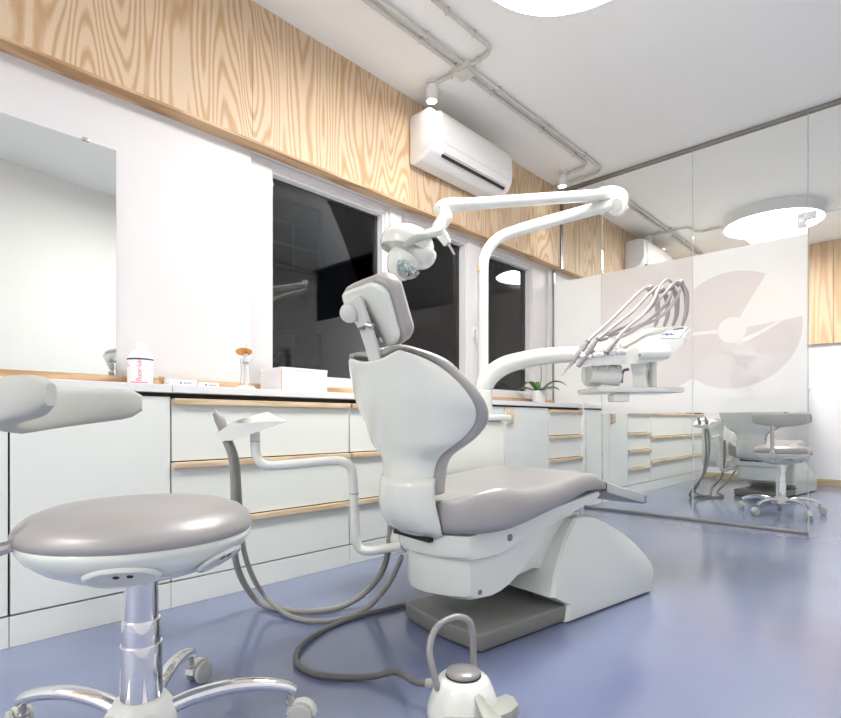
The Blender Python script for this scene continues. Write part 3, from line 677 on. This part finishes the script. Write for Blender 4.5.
# ------------------------------------------------------------------ unit body standing at the chair's left with the swing arm, tray and instruments
def make_unit():
    un = thing('dental_unit', '', 'dental unit', CH_O, CH_R)
    MB().prism([(.17, .245), (.60, .245), (.64, .30), (.64, .70), (.14, .70), (.14, .30)], 'x', -.50, -.295, .02, 3).build('unit_body', 'shell', un, angle=30)
    MB().prism([(.125, .700), (.665, .700), (.672, .715), (.665, .730), (.125, .730)], 'x', -.515, -.285, .008, 2).build('unit_lid', 'white', un)
    MB().prism([(.10, .25), (.40, .25), (.40, .31), (.10, .31)], 'x', -.36, -.15, .01, 2).build('unit_bracket', 'shell', un)
    # swing arm
    dd = 2.40
    path = [D(483, 406, 2.42), D(483, 392, 2.42), D(485, 384, 2.42), D(492, 374, 2.42), D(506, 365, 2.41), D(528, 359, 2.40), D(552, 355.5, 2.38), D(578, 354, 2.36)]
    MB().tube(path, [.038, .038, .042, .043, .041, .038, .036, .034], 16, sub=6).build('swing_arm', 'white', un, world=True)
    MB().lathe([(.045, -.06), (.047, -.055), (.047, .028), (.041, .033), (.001, .033)], 24, Matrix.Translation(D(482, 398, 2.42))).build('arm_mount', 'white', un, world=True)
    # delivery head: loft from near to far outline (pixels of a 140x140 crop scaled)
    def C(x, y, t): return D(560+x/5.129, 270+y/5.129, t)
    near = [(95, 495), (80, 468), (112, 436), (335, 418), (445, 358), (495, 357), (607, 355), (640, 335), (632, 378), (545, 462), (430, 478), (330, 484)]
    far = [(88, 470), (70, 420), (128, 380), (345, 345), (440, 302), (552, 294), (664, 290), (684, 284), (684, 320), (560, 440), (430, 460), (330, 465)]
    def mix(a, b, s): return [(p[0]*(1-s)+q[0]*s, p[1]*(1-s)+q[1]*s) for p, q in zip(a, b)]
    m = MB(); m.rings([[C(*p, 2.20+.30*s) for p in mix(near, far, s)] for s in (0, .04, .5, .96, 1)])
    m.build('delivery_head', 'white', un, world=True, angle=25)
    # keypad panel on the sloping right end
    q = [(498, 352), (608, 350), (672, 288), (560, 292)]
    def bil(u_, v_, dy=0):
        a = Vector(q[0])*(1-u_)+Vector(q[1])*u_; b_ = Vector(q[3])*(1-u_)+Vector(q[2])*u_; p = a*(1-v_)+b_*v_
        return C(p.x, p.y-dy, 2.205+.285*v_)
    kp = MB().rings([[bil(.03, .04, 1), bil(.97, .04, 1), bil(.97, .96, 1), bil(.03, .96, 1)], [bil(.05, .06, 4), bil(.95, .06, 4), bil(.95, .94, 4), bil(.05, .94, 4)]]).build('keypad', 'panel', un, world=True, angle=20)
    def mark(u0, u1, v0, v1): return MB().rings([[bil(u0, v0, 4), bil(u1, v0, 4), bil(u1, v1, 4), bil(u0, v1, 4)], [bil(u0, v0, 6.5), bil(u1, v0, 6.5), bil(u1, v1, 6.5), bil(u0, v1, 6.5)]])
    for u0, u1, v0, v1 in ((.10, .18, .16, .32), (.19, .30, .24, .38), (.31, .42, .14, .30), (.43, .50, .22, .40), (.52, .66, .18, .28), (.40, .50, .60, .70), (.51, .64, .64, .76), (.66, .80, .68, .78)):
        mark(u0, u1, v0, v1).build('print', 'navy', kp, world=True)
    # silicone instrument mat with wavy front lip
    lip = MB()
    for i, (x0, x1) in enumerate(((105, 160), (165, 220), (225, 280), (285, 338))):
        lip.tube([C(x0, 446-i*8, 2.19), C((x0+x1)/2, 440-i*8, 2.19), C(x1, 444-i*8, 2.19)], .010, 8)
        lip.tube([C(x0+2, 430-i*7, 2.2), C(x0+30, 380-i*6, 2.45)], .012, 8, smooth=False)
    lip.build('instrument_rest', 'panel', un, world=True)
    # handle cylinder at the near side, with screw
    MB().tube([C(398, 428, 2.17), C(555, 424, 2.17)], .036*.5*1.35, 18, smooth=False).build('handle_bar', 'white', un, world=True)
    MB().lathe([(.007, 0), (.007, .004), (.001, .004)], 14, Matrix.Translation(C(407, 437, 2.146)) @ Matrix.Rotation(YAW, 4, 'Z') @ Matrix.Rotation(PI/2, 4, 'X')).build('screw', 'gadget', un, world=True)
    # hanger column, connector block and tray below
    m = MB(); m.rings([[C(360, 478, 2.28), C(445, 478, 2.28), C(470, 470, 2.42), C(385, 470, 2.42)], [C(372, 545, 2.28), C(440, 545, 2.28), C(465, 540, 2.42), C(395, 540, 2.42)], [C(372, 604, 2.28), C(452, 604, 2.28), C(470, 600, 2.42), C(395, 600, 2.42)]]); m.build('hanger', 'white', un, world=True, angle=25)
    m = MB(); m.tube([C(148, 532, 2.3), C(300, 540, 2.3)], [.040, .046], 16, smooth=False); m.build('connector_block', 'white', un, world=True)
    m = MB(); m.tube([C(130, 500, 2.34), C(128, 560, 2.34), C(150, 583, 2.34), C(205, 580, 2.34)], .014, 10); m.build('side_loop', 'white', un, world=True)
    for x in (187, 242, 297): MB().tube([C(x, 482, 2.27), C(x, 518, 2.27)], .0085, 12, smooth=False).build('coupling', 'steel', un, world=True)
    MB().tube([C(350, 510, 2.27), C(328, 515, 2.26), C(318, 535, 2.26), C(316, 578, 2.27)], .006, 8).build('bent_tube', 'cable', un, world=True)
    MB().tube([C(475, 470, 2.36), C(475, 604, 2.36)], .016, 12, smooth=False).build('rod', 'white', un, world=True)
    MB().box(-.185, .19, -.12, .12, -.012, .010, .006).build('tray', 'white', un, world=True, mx=Matrix.Translation(C(350, 620, 2.36)) @ Matrix.Rotation(YAW+R(4), 4, 'Z'))
    MB().box(-.035, .035, -.04, .04, -.045, -.010, .008).build('tray_clamp', 'white', un, world=True, mx=Matrix.Translation(C(300, 622, 2.30)) @ Matrix.Rotation(YAW, 4, 'Z'))
    # whip arms
    for (bx_, by_), (mx_, my_), (tx_, ty_), t in (((485, 292), (500, 190), (462, 95), 2.42), ((532, 290), (552, 190), (518, 105), 2.42), ((578, 286), (600, 180), (570, 92), 2.42), ((626, 288), (650, 160), (615, 70), 2.42)):
        wa = MB().tube([C(bx_, by_, t), C((bx_+mx_)/2+8, (by_+my_)/2, t), C(mx_, my_, t), C((mx_+tx_)/2+12, (my_+ty_)/2-4, t), C(tx_+4, ty_-8, t)], [.006, .010, .012, .013, .010], 10, flat=.6, up=(0, 0, 1)).build('whip_arm', 'gadget', un, world=True)
        MB().tube([C(tx_-14, ty_+8, t-.01), C(tx_+10, ty_-12, t-.01)], [.011, .013], 10, smooth=False).build('hose_clip', 'gadget', wa, world=True)
    # hoses
    hs = [([(462, 92), (440, 92), (400, 120), (330, 190), (240, 278), (170, 340), (138, 375)], 2.36, 2.22),
          ([(515, 85), (490, 92), (440, 140), (370, 215), (280, 285), (215, 338), (186, 365)], 2.37, 2.21),
          ([(470, 140), (455, 190), (410, 240), (340, 285), (270, 318), (205, 352)], 2.38, 2.26),
          ([(572, 60), (545, 52), (510, 90), (475, 165), (420, 235), (340, 300), (290, 355)], 2.38, 2.22),
          ([(612, 62), (585, 66), (540, 115), (480, 180), (410, 245), (330, 310), (285, 370), (260, 400)], 2.39, 2.20),
          ([(572, 110), (560, 150), (520, 200), (450, 260), (380, 300), (320, 318), (240, 345)], 2.40, 2.28),
          ([(616, 105), (600, 140), (550, 210), (490, 255), (420, 285), (350, 325), (300, 352)], 2.40, 2.26)]
    for pts_, t0, t1 in hs:
        n = len(pts_)-1
        MB().tube([C(x, y, t0+(t1-t0)*i/n) for i, (x, y) in enumerate(pts_)], .0066, 8, sub=5).build('instrument_hose', 'hose_lt', un, world=True)
    hp = [((140, 372), (68, 470), 2.21, (.011, .013), (8, 545)), ((190, 360), (92, 495), 2.19, (.010, .012), None), ((204, 358), (244, 348), 2.24, (.011, .010), None), ((238, 424), (296, 352), 2.18, (.013, .010), None), ((262, 400), (300, 352), 2.22, (.009, .009), None)]
    for (a0, a1), (b0, b1), t, rr, tip in hp:
        h = MB().tube([C(a0, a1, t), C(a0*.7+b0*.3, a1*.7+b1*.3, t), C(b0, b1, t)], [rr[0]*.8, rr[1], rr[1]*.8], 12, smooth=False).build('handpiece', 'gadget', un, world=True)
        MB().tube([C(a0, a1, t), C(a0+(a0-b0)*.06, a1+(a1-b1)*.06, t)], rr[0]*.95, 12, smooth=False).build('collar', 'cable', h, world=True)
        if tip: MB().tube([C(b0, b1, t), C(b0*.4+tip[0]*.6, b1*.4+tip[1]*.6-4, t), C(tip[0], tip[1], t)], [.008, .004, .0018], 8).build('syringe_tip', 'steel', h, world=True)
    return un
unit = make_unit()
unit['label'] = 'white instrument unit with swing arm, tray and hoses over the chair before the partition'
unit['group'] = 'dental units'

# ------------------------------------------------------------------ operating light
def make_light():
    ol = thing('operating_light', '', 'dental lamp', D(483, 404, 2.46), 0)
    # the post stands on the unit lid
    post = [D(483, 400, 2.46), D(483, 300, 2.46), D(483, 268, 2.46), D(485, 256, 2.46), D(492, 244, 2.465), D(504, 235, 2.48), D(520, 229.5, 2.50)]
    MB().tube(post, [.025]*7, 16).build('post', 'white', ol, world=True)
    MB().tube([D(483, 402, 2.46), D(483, 384, 2.46)], .033, 18, smooth=False).build('post_collar', 'white', ol, world=True)
    a = MB().tube([D(518, 230, 2.50), D(612, 204, 2.62)], [.027, .031], 16, smooth=False).build('lower_arm', 'white', ol, world=True)
    MB().tube([D(478.5, 271, 2.44), D(478.5, 266, 2.44)], .007, 8, smooth=False).build('gold_pin', 'edge', a, world=True)
    # elbow joint
    MB().tube([D(609, 205, 2.62), D(615, 203, 2.625), D(621, 201.5, 2.63)], [.034, .043, .038], 18, smooth=True).build('elbow', 'white', ol, world=True)
    el = MB().lathe([(.046, -.03), (.048, -.02), (.046, 0), (.034, .008), (.032, .006), (.001, .006)], 28, Matrix.Translation(D(616.5, 206, 2.585)) @ Matrix.Rotation(YAW, 4, 'Z') @ Matrix.Rotation(R(-38), 4, 'Z') @ Matrix.Rotation(R(14), 4, 'X') @ Matrix.Rotation(PI/2, 4, 'X')).build('elbow_cap', 'white', ol, world=True)
    MB().lathe([(.031, .0065), (.030, .009), (.001, .010)], 26, Matrix.Translation(D(616.5, 206, 2.585)) @ Matrix.Rotation(YAW, 4, 'Z') @ Matrix.Rotation(R(-38), 4, 'Z') @ Matrix.Rotation(R(14), 4, 'X') @ Matrix.Rotation(PI/2, 4, 'X')).build('grey_disc', 'hose', el, world=True)
    MB().tube([D(622, 203, 2.64), D(620, 197, 2.64), D(612, 193.5, 2.62), D(600, 194, 2.6)], [.03, .038, .036, .03], 14).build('elbow_top', 'white', ol, world=True)
    ua = MB().tube([D(606, 194.5, 2.60), D(462, 204.5, 1.98)], [.028, .022], 16, smooth=False).build('upper_arm', 'white', ol, world=True)
    MB().tube([D(604, 190.2, 2.58), D(463, 199.8, 1.97)], .006, 8, smooth=False).build('cover_strip', 'acw', ua, world=True)
    MB().tube([D(466, 204.5, 2.0), D(452, 205, 1.95), D(442, 207, 1.92), D(436.5, 210.5, 1.91)], [.023, .027, .024, .017], 14).build('arm_end', 'white', ol, world=True)
    MB().tube([D(443, 209, 1.91), D(445, 217, 1.90), D(441, 224, 1.89), D(436, 228, 1.88)], [.018, .026, .024, .018], 14).build('swivel', 'white', ol, world=True)
    # yoke: one curved bar and one flat lever to the head
    MB().tube([D(442, 222, 1.88), D(440, 227, 1.84), D(432, 231, 1.76), D(420, 234.5, 1.71), D(414, 234, 1.70)], [.016, .014, .010, .008, .007], 10).build('yoke', 'white', ol, world=True)
    MB().tube([D(441, 232, 1.84), D(427, 235, 1.72), D(413, 240, 1.69), D(404, 246, 1.69)], [.010, .013, .013, .007], 10, flat=.5).build('yoke', 'arm', ol, world=True)
    hb = MB().tube([D(438, 229, 1.87), D(443, 236, 1.87), D(447.5, 244, 1.87)], [.019, .020, .015], 12, smooth=False, ).build('switch_block', 'white', ol, world=True)
    MB().tube([D(448, 243, 1.87), D(454.5, 254.5, 1.87)], .0042, 8, smooth=False).build('rod', 'steel', hb, world=True)
    # head: broad visor shell above, rounded reflector pod below
    def rg(pts, t): return [D(x, y, t+dt) for x, y, dt in pts]
    def blob(cx, cy, t, rx, ry, rz, tilt, prof, n=28):
        mx = Matrix.Translation(D(cx, cy, t)) @ Matrix.Rotation(YAW, 4, 'Z') @ Matrix.Rotation(R(tilt), 4, 'Y') @ Matrix.Diagonal((rx, ry, rz, 1))
        return MB().lathe(prof, n, mx)
    dome = [(.96, -.62), (1.0, -.60), (1.03, -.3), (1.01, .02), (.94, .28), (.82, .55), (.62, .78), (.36, .93), (.001, 1.0)]
    hd = blob(408, 242, 1.80, .088, .095, .052, 12, [(.001, -.30), (.93, -.34)]+dome).build('head_shell', 'white', ol, world=True)
    pod = [(.001, -1.0), (.35, -.95), (.62, -.80), (.84, -.52), (.96, -.2), (1.0, .05), (.96, .2), (.001, .3)]
    blob(404, 261, 1.79, .056, .075, .066, 28, pod).build('reflector_pod', 'shell', ol, world=True)
    blob(421, 256, 1.80, .052, .07, .042, 0, pod).build('side_pod', 'shell', ol, world=True)
    blob(421, 254, 1.755, .020, .02, .012, 10, [(.001, -.6), (.7, -.5), (1, 0), (.8, .3), (.001, .4)], 16).build('bulb_window', 'gadget', ol, world=True)
    # faceted lens on the pod's near lower face
    ln = blob(408, 268, 1.752, .042, .048, .036, 24, [(.001, -1.0), (.5, -.86), (.85, -.5), (1.0, 0), (.001, .1)], 20).build('lens', 'clearpl', ol, world=True)
    fm = MB(); fm2 = MB()
    for i in range(44):
        a = random.uniform(0, 2*PI); r = random.random()**.5; px = 407+12*r*math.cos(a); py = 267+8*r*math.sin(a)+.35*(px-407)
        s = random.uniform(1.0, 2.3); tt = 1.752-.050*(1-r*r)**.5-.002
        (fm if i % 3 == 0 else fm2).add([D(px-s, py-s*.4, tt), D(px+s*.3, py-s, tt), D(px+s, py+s*.5, tt-.002), D(px-s*.3, py+s, tt-.002)], [(0, 1, 2, 3)])
    fm.build('facets', 'teal', ln, world=True); fm2.build('facets', 'chrome', ln, world=True)
    return ol
olight = make_light()
olight['label'] = 'white operating light on a tall bent post with a folding arm before the partition'
olight['group'] = 'operating lights'

# ------------------------------------------------------------------ assistant's arm with holder and suction hoses
def make_assist():
    A = thing('assistant_arm', '', 'dental arm', D(395, 552, 1.90), 0)
    tu = [D(402, 546, 1.88), D(385, 548.5, 1.90), D(370, 551, 1.91), D(361, 549, 1.92), D(356.5, 541, 1.92), D(355, 525, 1.92), D(353, 480, 1.92), D(351.5, 470, 1.92), D(346, 463, 1.91), D(335, 460.5, 1.91), D(300, 463.5, 1.89), D(275, 465.5, 1.87), D(264, 464.5, 1.86), D(258, 459, 1.86), D(255.5, 450, 1.86), D(255, 432, 1.86)]
    MB().tube(tu, .0165, 14, sub=4).build('arm_tube', 'white', A, world=True)
    MB().tube([D(255.2, 441.6, 1.86), D(255.2, 440.8, 1.86)], .0172, 14, smooth=False).build('joint_ring', 'gadget', A, world=True)
    MB().tube([D(353.9, 494, 1.92), D(353.9, 493, 1.92)], .0172, 14, smooth=False).build('joint_ring', 'gadget', A, world=True)
    def C(x, y, t): return D(200+x/8.41, 395+y/8.41, t)
    # holder: wedge shaped tray
    near = [(140, 320), (180, 385), (280, 382), (520, 300), (735, 222), (610, 225), (400, 235), (260, 240)]
    far = [(150, 300), (190, 350), (290, 345), (510, 270), (640, 215), (575, 145), (530, 150), (280, 225)]
    m = MB(); m.rings([[C(*p, 1.80) for p in near], [C(*p, 1.815) for p in [(x+(430-x)*-.005, y) for x, y in near]], [C(*p, 1.92) for p in far]])
    hd = m.build('holder', 'white', A, world=True, angle=25)
    MB().rings([[C(300, 228, 1.83), C(370, 203, 1.83), C(392, 200, 1.88), C(330, 222, 1.88)], [C(300, 222, 1.83), C(370, 197, 1.83), C(392, 194, 1.88), C(330, 216, 1.88)]]).build('key_strip', 'gadget', hd, world=True)
    # suction handpieces standing in the holder
    for dx, t in ((0, 1.82), (-16, 1.87)):
        s = MB().tube([C(205+dx, 290, t), C(180+dx, 225, t), C(160+dx, 190, t)], [.013, .0145, .0125], 12, smooth=False).build('suction_handpiece', 'gadget', A, world=True)
        MB().tube([C(160+dx, 192, t), C(140+dx, 152, t)], [.0105, .0085], 12, smooth=False).build('nozzle_base', 'gadget', s, world=True)
        if dx == 0: MB().tube([C(142, 158, t), C(122, 125, t)], [.006, .0045], 10, smooth=False).build('nozzle', 'gadget', s, world=True)
    # hoses hanging from the holder, sweeping along the floor to the chair
    FZ = .012
    def onfloor(px, py, z): t = (CAM_H-z)*FPX/(py-HY); return D(px, py, t)
    h1 = [C(215, 385, 1.82), D(232, 460, 1.82), D(234, 500, 1.82), D(234, 540, 1.84), D(237, 566, 1.88), D(247, 588, 1.96), onfloor(263, 604.5, .016), onfloor(300, 611.5, .016), onfloor(340, 607, .016), D(368, 590, 2.02), D(384, 567, 1.97), D(390, 535, 1.95), D(391, 500, 1.95), D(392, 472, 1.95)]
    MB().tube(h1, [.0112]*len(h1), 10, sub=6).build('suction_hose', 'hose', A, world=True)
    h2 = [C(250, 385, 1.84), D(236.5, 460, 1.85), D(239.5, 500, 1.85), D(243, 545, 1.87), D(252, 575, 1.92), D(266, 597, 1.98), onfloor(290, 616, .012), onfloor(318, 621, .012), onfloor(348, 617, .012), D(372, 604, 1.98), D(388, 585, 1.93), D(396, 570, 1.90), D(402, 556, 1.87)]
    MB().tube(h2, [.0090]*len(h2), 10, sub=6).build('suction_hose', 'hose', A, world=True)
    return A
assist = make_assist()
assist['label'] = "white bent tube arm with suction holder and grey hoses beside the near chair"
assist['group'] = 'assistant arms'

# ------------------------------------------------------------------ second treatment place behind the glass
OFF = Vector((-.02, 4.40, 0))
for o, lb in ((chair, 'grey and white dental chair seen from behind through the clear glass'), (unit, 'white instrument unit beside the dental chair behind the glass'), (olight, 'white operating light behind the frosted glass'), (assist, 'suction arm with hanging grey hoses behind the glass partition')):
    c2 = copy_tree(o); c2['label'] = lb
    c2.location = o.location+OFF; c2.rotation_euler.z += R({'dental_unit': 9, 'assistant_arm': 34}.get(o.name, 0))

# ------------------------------------------------------------------ foot pedal and its cable
fp = thing('foot_pedal', 'white foot control with grey round button and wire handle on the blue floor', 'foot pedal', (-.812, .998, 0), YAW); fp.scale = (.87, .87, .87)
def ell(rx, ry, z, n=28, dx=0, dy=0): return [Vector((dx+rx*math.cos(2*PI*i/n), dy+ry*math.sin(2*PI*i/n), z)) for i in range(n)]
MB().rings([ell(.098, .10, .002), ell(.102, .104, .008), ell(.098, .10, .03), ell(.083, .085, .075), ell(.072, .073, .098), ell(.062, .063, .107), ell(.03, .03, .110)]).build('pedal_body', 'white', fp, angle=50)
MB().rings([ell(.026, .026, .108), ell(.046, .044, .112), ell(.048, .046, .119), ell(.044, .042, .124), ell(.02, .02, .128)]).build('round_button', 'gadget', fp, angle=60)
MB().rings([ell(.0485, .0465, .1095), ell(.0485, .0465, .1125)]).build('button_gap', 'dark', fp)
MB().tube([(-.070, -.030, .085), (-.085, -.025, .14), (-.092, -.005, .19), (-.070, .025, .232), (-.02, .055, .248), (.018, .060, .238), (.030, .062, .205), (.034, .062, .15), (.034, .062, .09)], .0095, 12, sub=6).build('wire_handle', 'gadget', fp)
# two wing pedals and the lever in front
def wing(pts_, z0, z1, nm): return MB().prism(pts_, 'z', z0, z1, .006, 2).build(nm, 'pedal_lt', fp)
wing([(.045, -.045), (.085, -.005), (.120, .02), (.140, .0), (.145, -.04), (.120, -.075), (.075, -.105), (.04, -.08)], .018, .052, 'pedal_wing')
wing([(-.055, -.085), (-.01, -.088), (.035, -.072), (.02, -.115), (-.01, -.15), (-.05, -.16), (-.078, -.14), (-.08, -.11)], .014, .046, 'pedal_wing')
lv = MB(); rs = []
for (x, y, z, wd) in ((.030, -.060, .088, .013), (.042, -.085, .070, .015), (.055, -.105, .056, .020), (.075, -.130, .045, .030), (.10, -.165, .038, .036), (.115, -.19, .030, .03)):
    d = Vector((.62, -.78, 0)); pr = Vector((.78, .62, 0)); p = Vector((x, y, z)); rs.append([p-pr*wd-Vector((0, 0, .008)), p-pr*wd+Vector((0, 0, .004)), p+Vector((0, 0, .010)), p+pr*wd+Vector((0, 0, .004)), p+pr*wd-Vector((0, 0, .008))])
lv.rings(rs).build('pedal_lever', 'pedal_lt', fp, angle=50)
MB().prism([(.055, -.055), (.083, -.022), (.070, -.012), (.042, -.043)], 'z', .052, .075, .004, 1).build('recess', 'dark', fp)
MB().tube([(-.078, .040, .066), (-.100, .050, .064)], [.014, .012], 12, smooth=False).build('cable_gland', 'pedal_lt', fp)
def fl(px, py, z=.010): t = (CAM_H-z)*FPX/(py-HY); return D(px, py, t)
pm = root_matrix(fp) @ Matrix.Diagonal((.87, .87, .87, 1))
cabp = [pm @ Vector((-.096, .048, .064)), pm @ Vector((-.135, .068, .060)), fl(396, 672, .034), fl(368, 677, .012), fl(325, 676), fl(302, 668), fl(296, 657), fl(303, 644), fl(325, 629), fl(355, 617), fl(385, 609.5), fl(408, 605.5), Vector((-1.30, 1.40, .012))]
o = tag(MB().tube(cabp, .0088, 10, sub=6).build('pedal_cable', 'cable'), 'thick dark cable curling over the floor from foot pedal to chair base', 'cable')

# ================================================================== STOOLS  (local: x = across, y = away)
def make_stool(arm_ang, leg0, post_off):
    s = thing('dental_stool', '', 'stool', (0, 0, 0))
    cu = [(.001, .536), (.06, .5355), (.12, .533), (.165, .527), (.195, .516), (.212, .502), (.220, .488), (.220, .478), (.215, .471)]
    MB().lathe(cu, 64).build('seat_cushion', 'vinyl', s, angle=80)
    MB().lathe([(.208, .476), (.217, .471), (.2145, .458), (.203, .440), (.178, .419), (.142, .400), (.10, .387), (.05, .380), (.001, .379)], 64).build('seat_shell', 'shell', s, angle=80)
    for a in (-72, -12, 70, 170):
        cx, cz = .182, .4225
        mx = Matrix.Rotation(R(a), 4, 'Z') @ Matrix.Translation((cx, 0, cz)) @ Matrix.Rotation(R(-38), 4, 'Y')
        p = MB().lathe([(.55, .003), (.80, -.0015), (.92, -.0035), (1.0, -.001), (1.05, .004)], 36, mx @ Matrix.Diagonal((.036, .062, 1, 1))).build('recess_rim', 'shell', s, angle=60)
        MB().lathe([(.001, -.0008), (.6, -.0010), (.84, -.0018)], 36, mx @ Matrix.Diagonal((.036, .062, 1, 1))).build('lever_recess', 'pale', p, angle=60)
        for dy in (-.008, .014): MB().lathe([(.001, -.003), (.0055, -.003), (.0055, .003)], 12, mx @ Matrix.Translation((.012, dy, 0))).build('lever_hole', 'dark', p)
    MB().lathe([(.001, .385), (.0325, .385), (.0325, .290)], 40).build('column', 'chrome', s)
    MB().lathe([(.031, .290), (.0362, .290), (.0367, .288), (.0367, .240)], 40).build('column_sleeve', 'chrome', s)
    MB().lathe([(.035, .240), (.0398, .240), (.0403, .238), (.0403, .120)], 40).build('column_sleeve', 'chrome', s)
    MB().lathe([(.001, .128), (.045, .128), (.052, .124), (.068, .098), (.072, .080), (.06, .066), (.001, .064)], 40).build('hub', 'pale', s, angle=50)
    for k in range(5):
        a = R(leg0+72*k); ca, sa = math.cos(a), math.sin(a)
        def P(rr, z): return Vector((ca*rr, sa*rr, z))
        lg = MB().tube([P(.045, .092), P(.10, .108), (P(.17, .115)), P(.24, .108), P(.295, .092), P(.312, .080)], [.017, .016, .015, .014, .013, .012], 14, sub=5, flat=1.15).build('leg', 'chrome', s, angle=70)
        mx = Matrix.Translation(P(.306, 0)) @ Matrix.Rotation(a+R(62), 4, 'Z')
        ca_ = MB().lathe([(.001, .082), (.008, .082), (.008, .056), (.013, .055), (.013, .05), (.001, .05)], 12, mx).build('caster', 'steel', s)
        hood = []
        for x in (-.011, .011): hood.append([Vector((x, -.026+.034*math.cos(t), .031+.030*math.sin(t))) for t in [PI*i/8 for i in range(9)]]+[Vector((x, -.05, .028)), Vector((x, 0, .028))])
        MB().rings(hood).build('caster_hood', 'pale', ca_, mx=mx)
        for x in (-.018, .018):
            MB().lathe([(.001, -.0065), (.022, -.0065), (.0275, -.004), (.0285, 0), (.0275, .004), (.022, .0065), (.001, .0065)], 24, mx @ Matrix.Translation((x, -.026, .0285)) @ Matrix.Rotation(PI/2, 4, 'Y')).build('wheel', 'arm', ca_)
    # armrest: curved paddle on a side post
    aa = R(arm_ang)
    AR = .205
    rs = []
    N = 26; span = 72
    for i in range(N+1):
        t = -1+2*i/N; an = aa+R(span*t); hgt = .052-.018*abs(t)**1.2; th = .024
        zc = .775-hgt
        hh = hgt*(1 if i not in (0, N) else .55); tt = th*(1 if i not in (0, N) else .5)
        if i in (1, N-1): hh *= .92; tt *= .88
        zc = .778-hgt
        ring_ = []
        for k in range(16):
            q = 2*PI*k/16; cr = math.copysign(abs(math.cos(q))**.55, math.cos(q)); sr = math.copysign(abs(math.sin(q))**.55, math.sin(q))
            rr = AR+.02+tt*cr*(1 if sr < .2 else .9); ring_.append(Vector((rr*math.cos(an), rr*math.sin(an), zc+hh*sr)))
        rs.append(ring_)
    MB().rings(rs).build('armrest', 'arm', s, angle=50)
    pr = .262; aa = R(arm_ang+post_off)
    def Q(rr, z): return Vector((rr*math.cos(aa), rr*math.sin(aa), z))
    MB().tube([Q(pr, .415), Q(pr, .69)], .0165, 16, smooth=False).build('armrest_post', 'steel', s)
    MB().tube([Q(.214, .478), Q(.235, .474), Q(pr+.006, .470)], [.010, .012, .014], 12).build('post_bracket', 'steel', s)
    MB().box(-.018, .018, -.02, .02, .445, .485, .006).build('post_clamp', 'pale', s, mx=Matrix.Translation(Q(pr, 0)) @ Matrix.Rotation(aa, 4, 'Z'))
    return s
st = make_stool(189, 23, 38); st.location = (FW*1.12+RT*(-.580)); st.rotation_euler = (0, 0, YAW)
st['label'] = 'round grey seat stool with chrome five star base near the drawers, before the partition'; st['group'] = 'round dental stools'
s2 = make_stool(-90, 21, -14); p2 = D(781, 505, 4.10); s2.location = (p2.x, p2.y, 0); s2.rotation_euler = (0, 0, YAW-R(33.8)); s2.scale = (.84, .84, .97)
s2['label'] = 'round grey seat stool with armrest behind the glass partition'; s2['group'] = 'round dental stools'
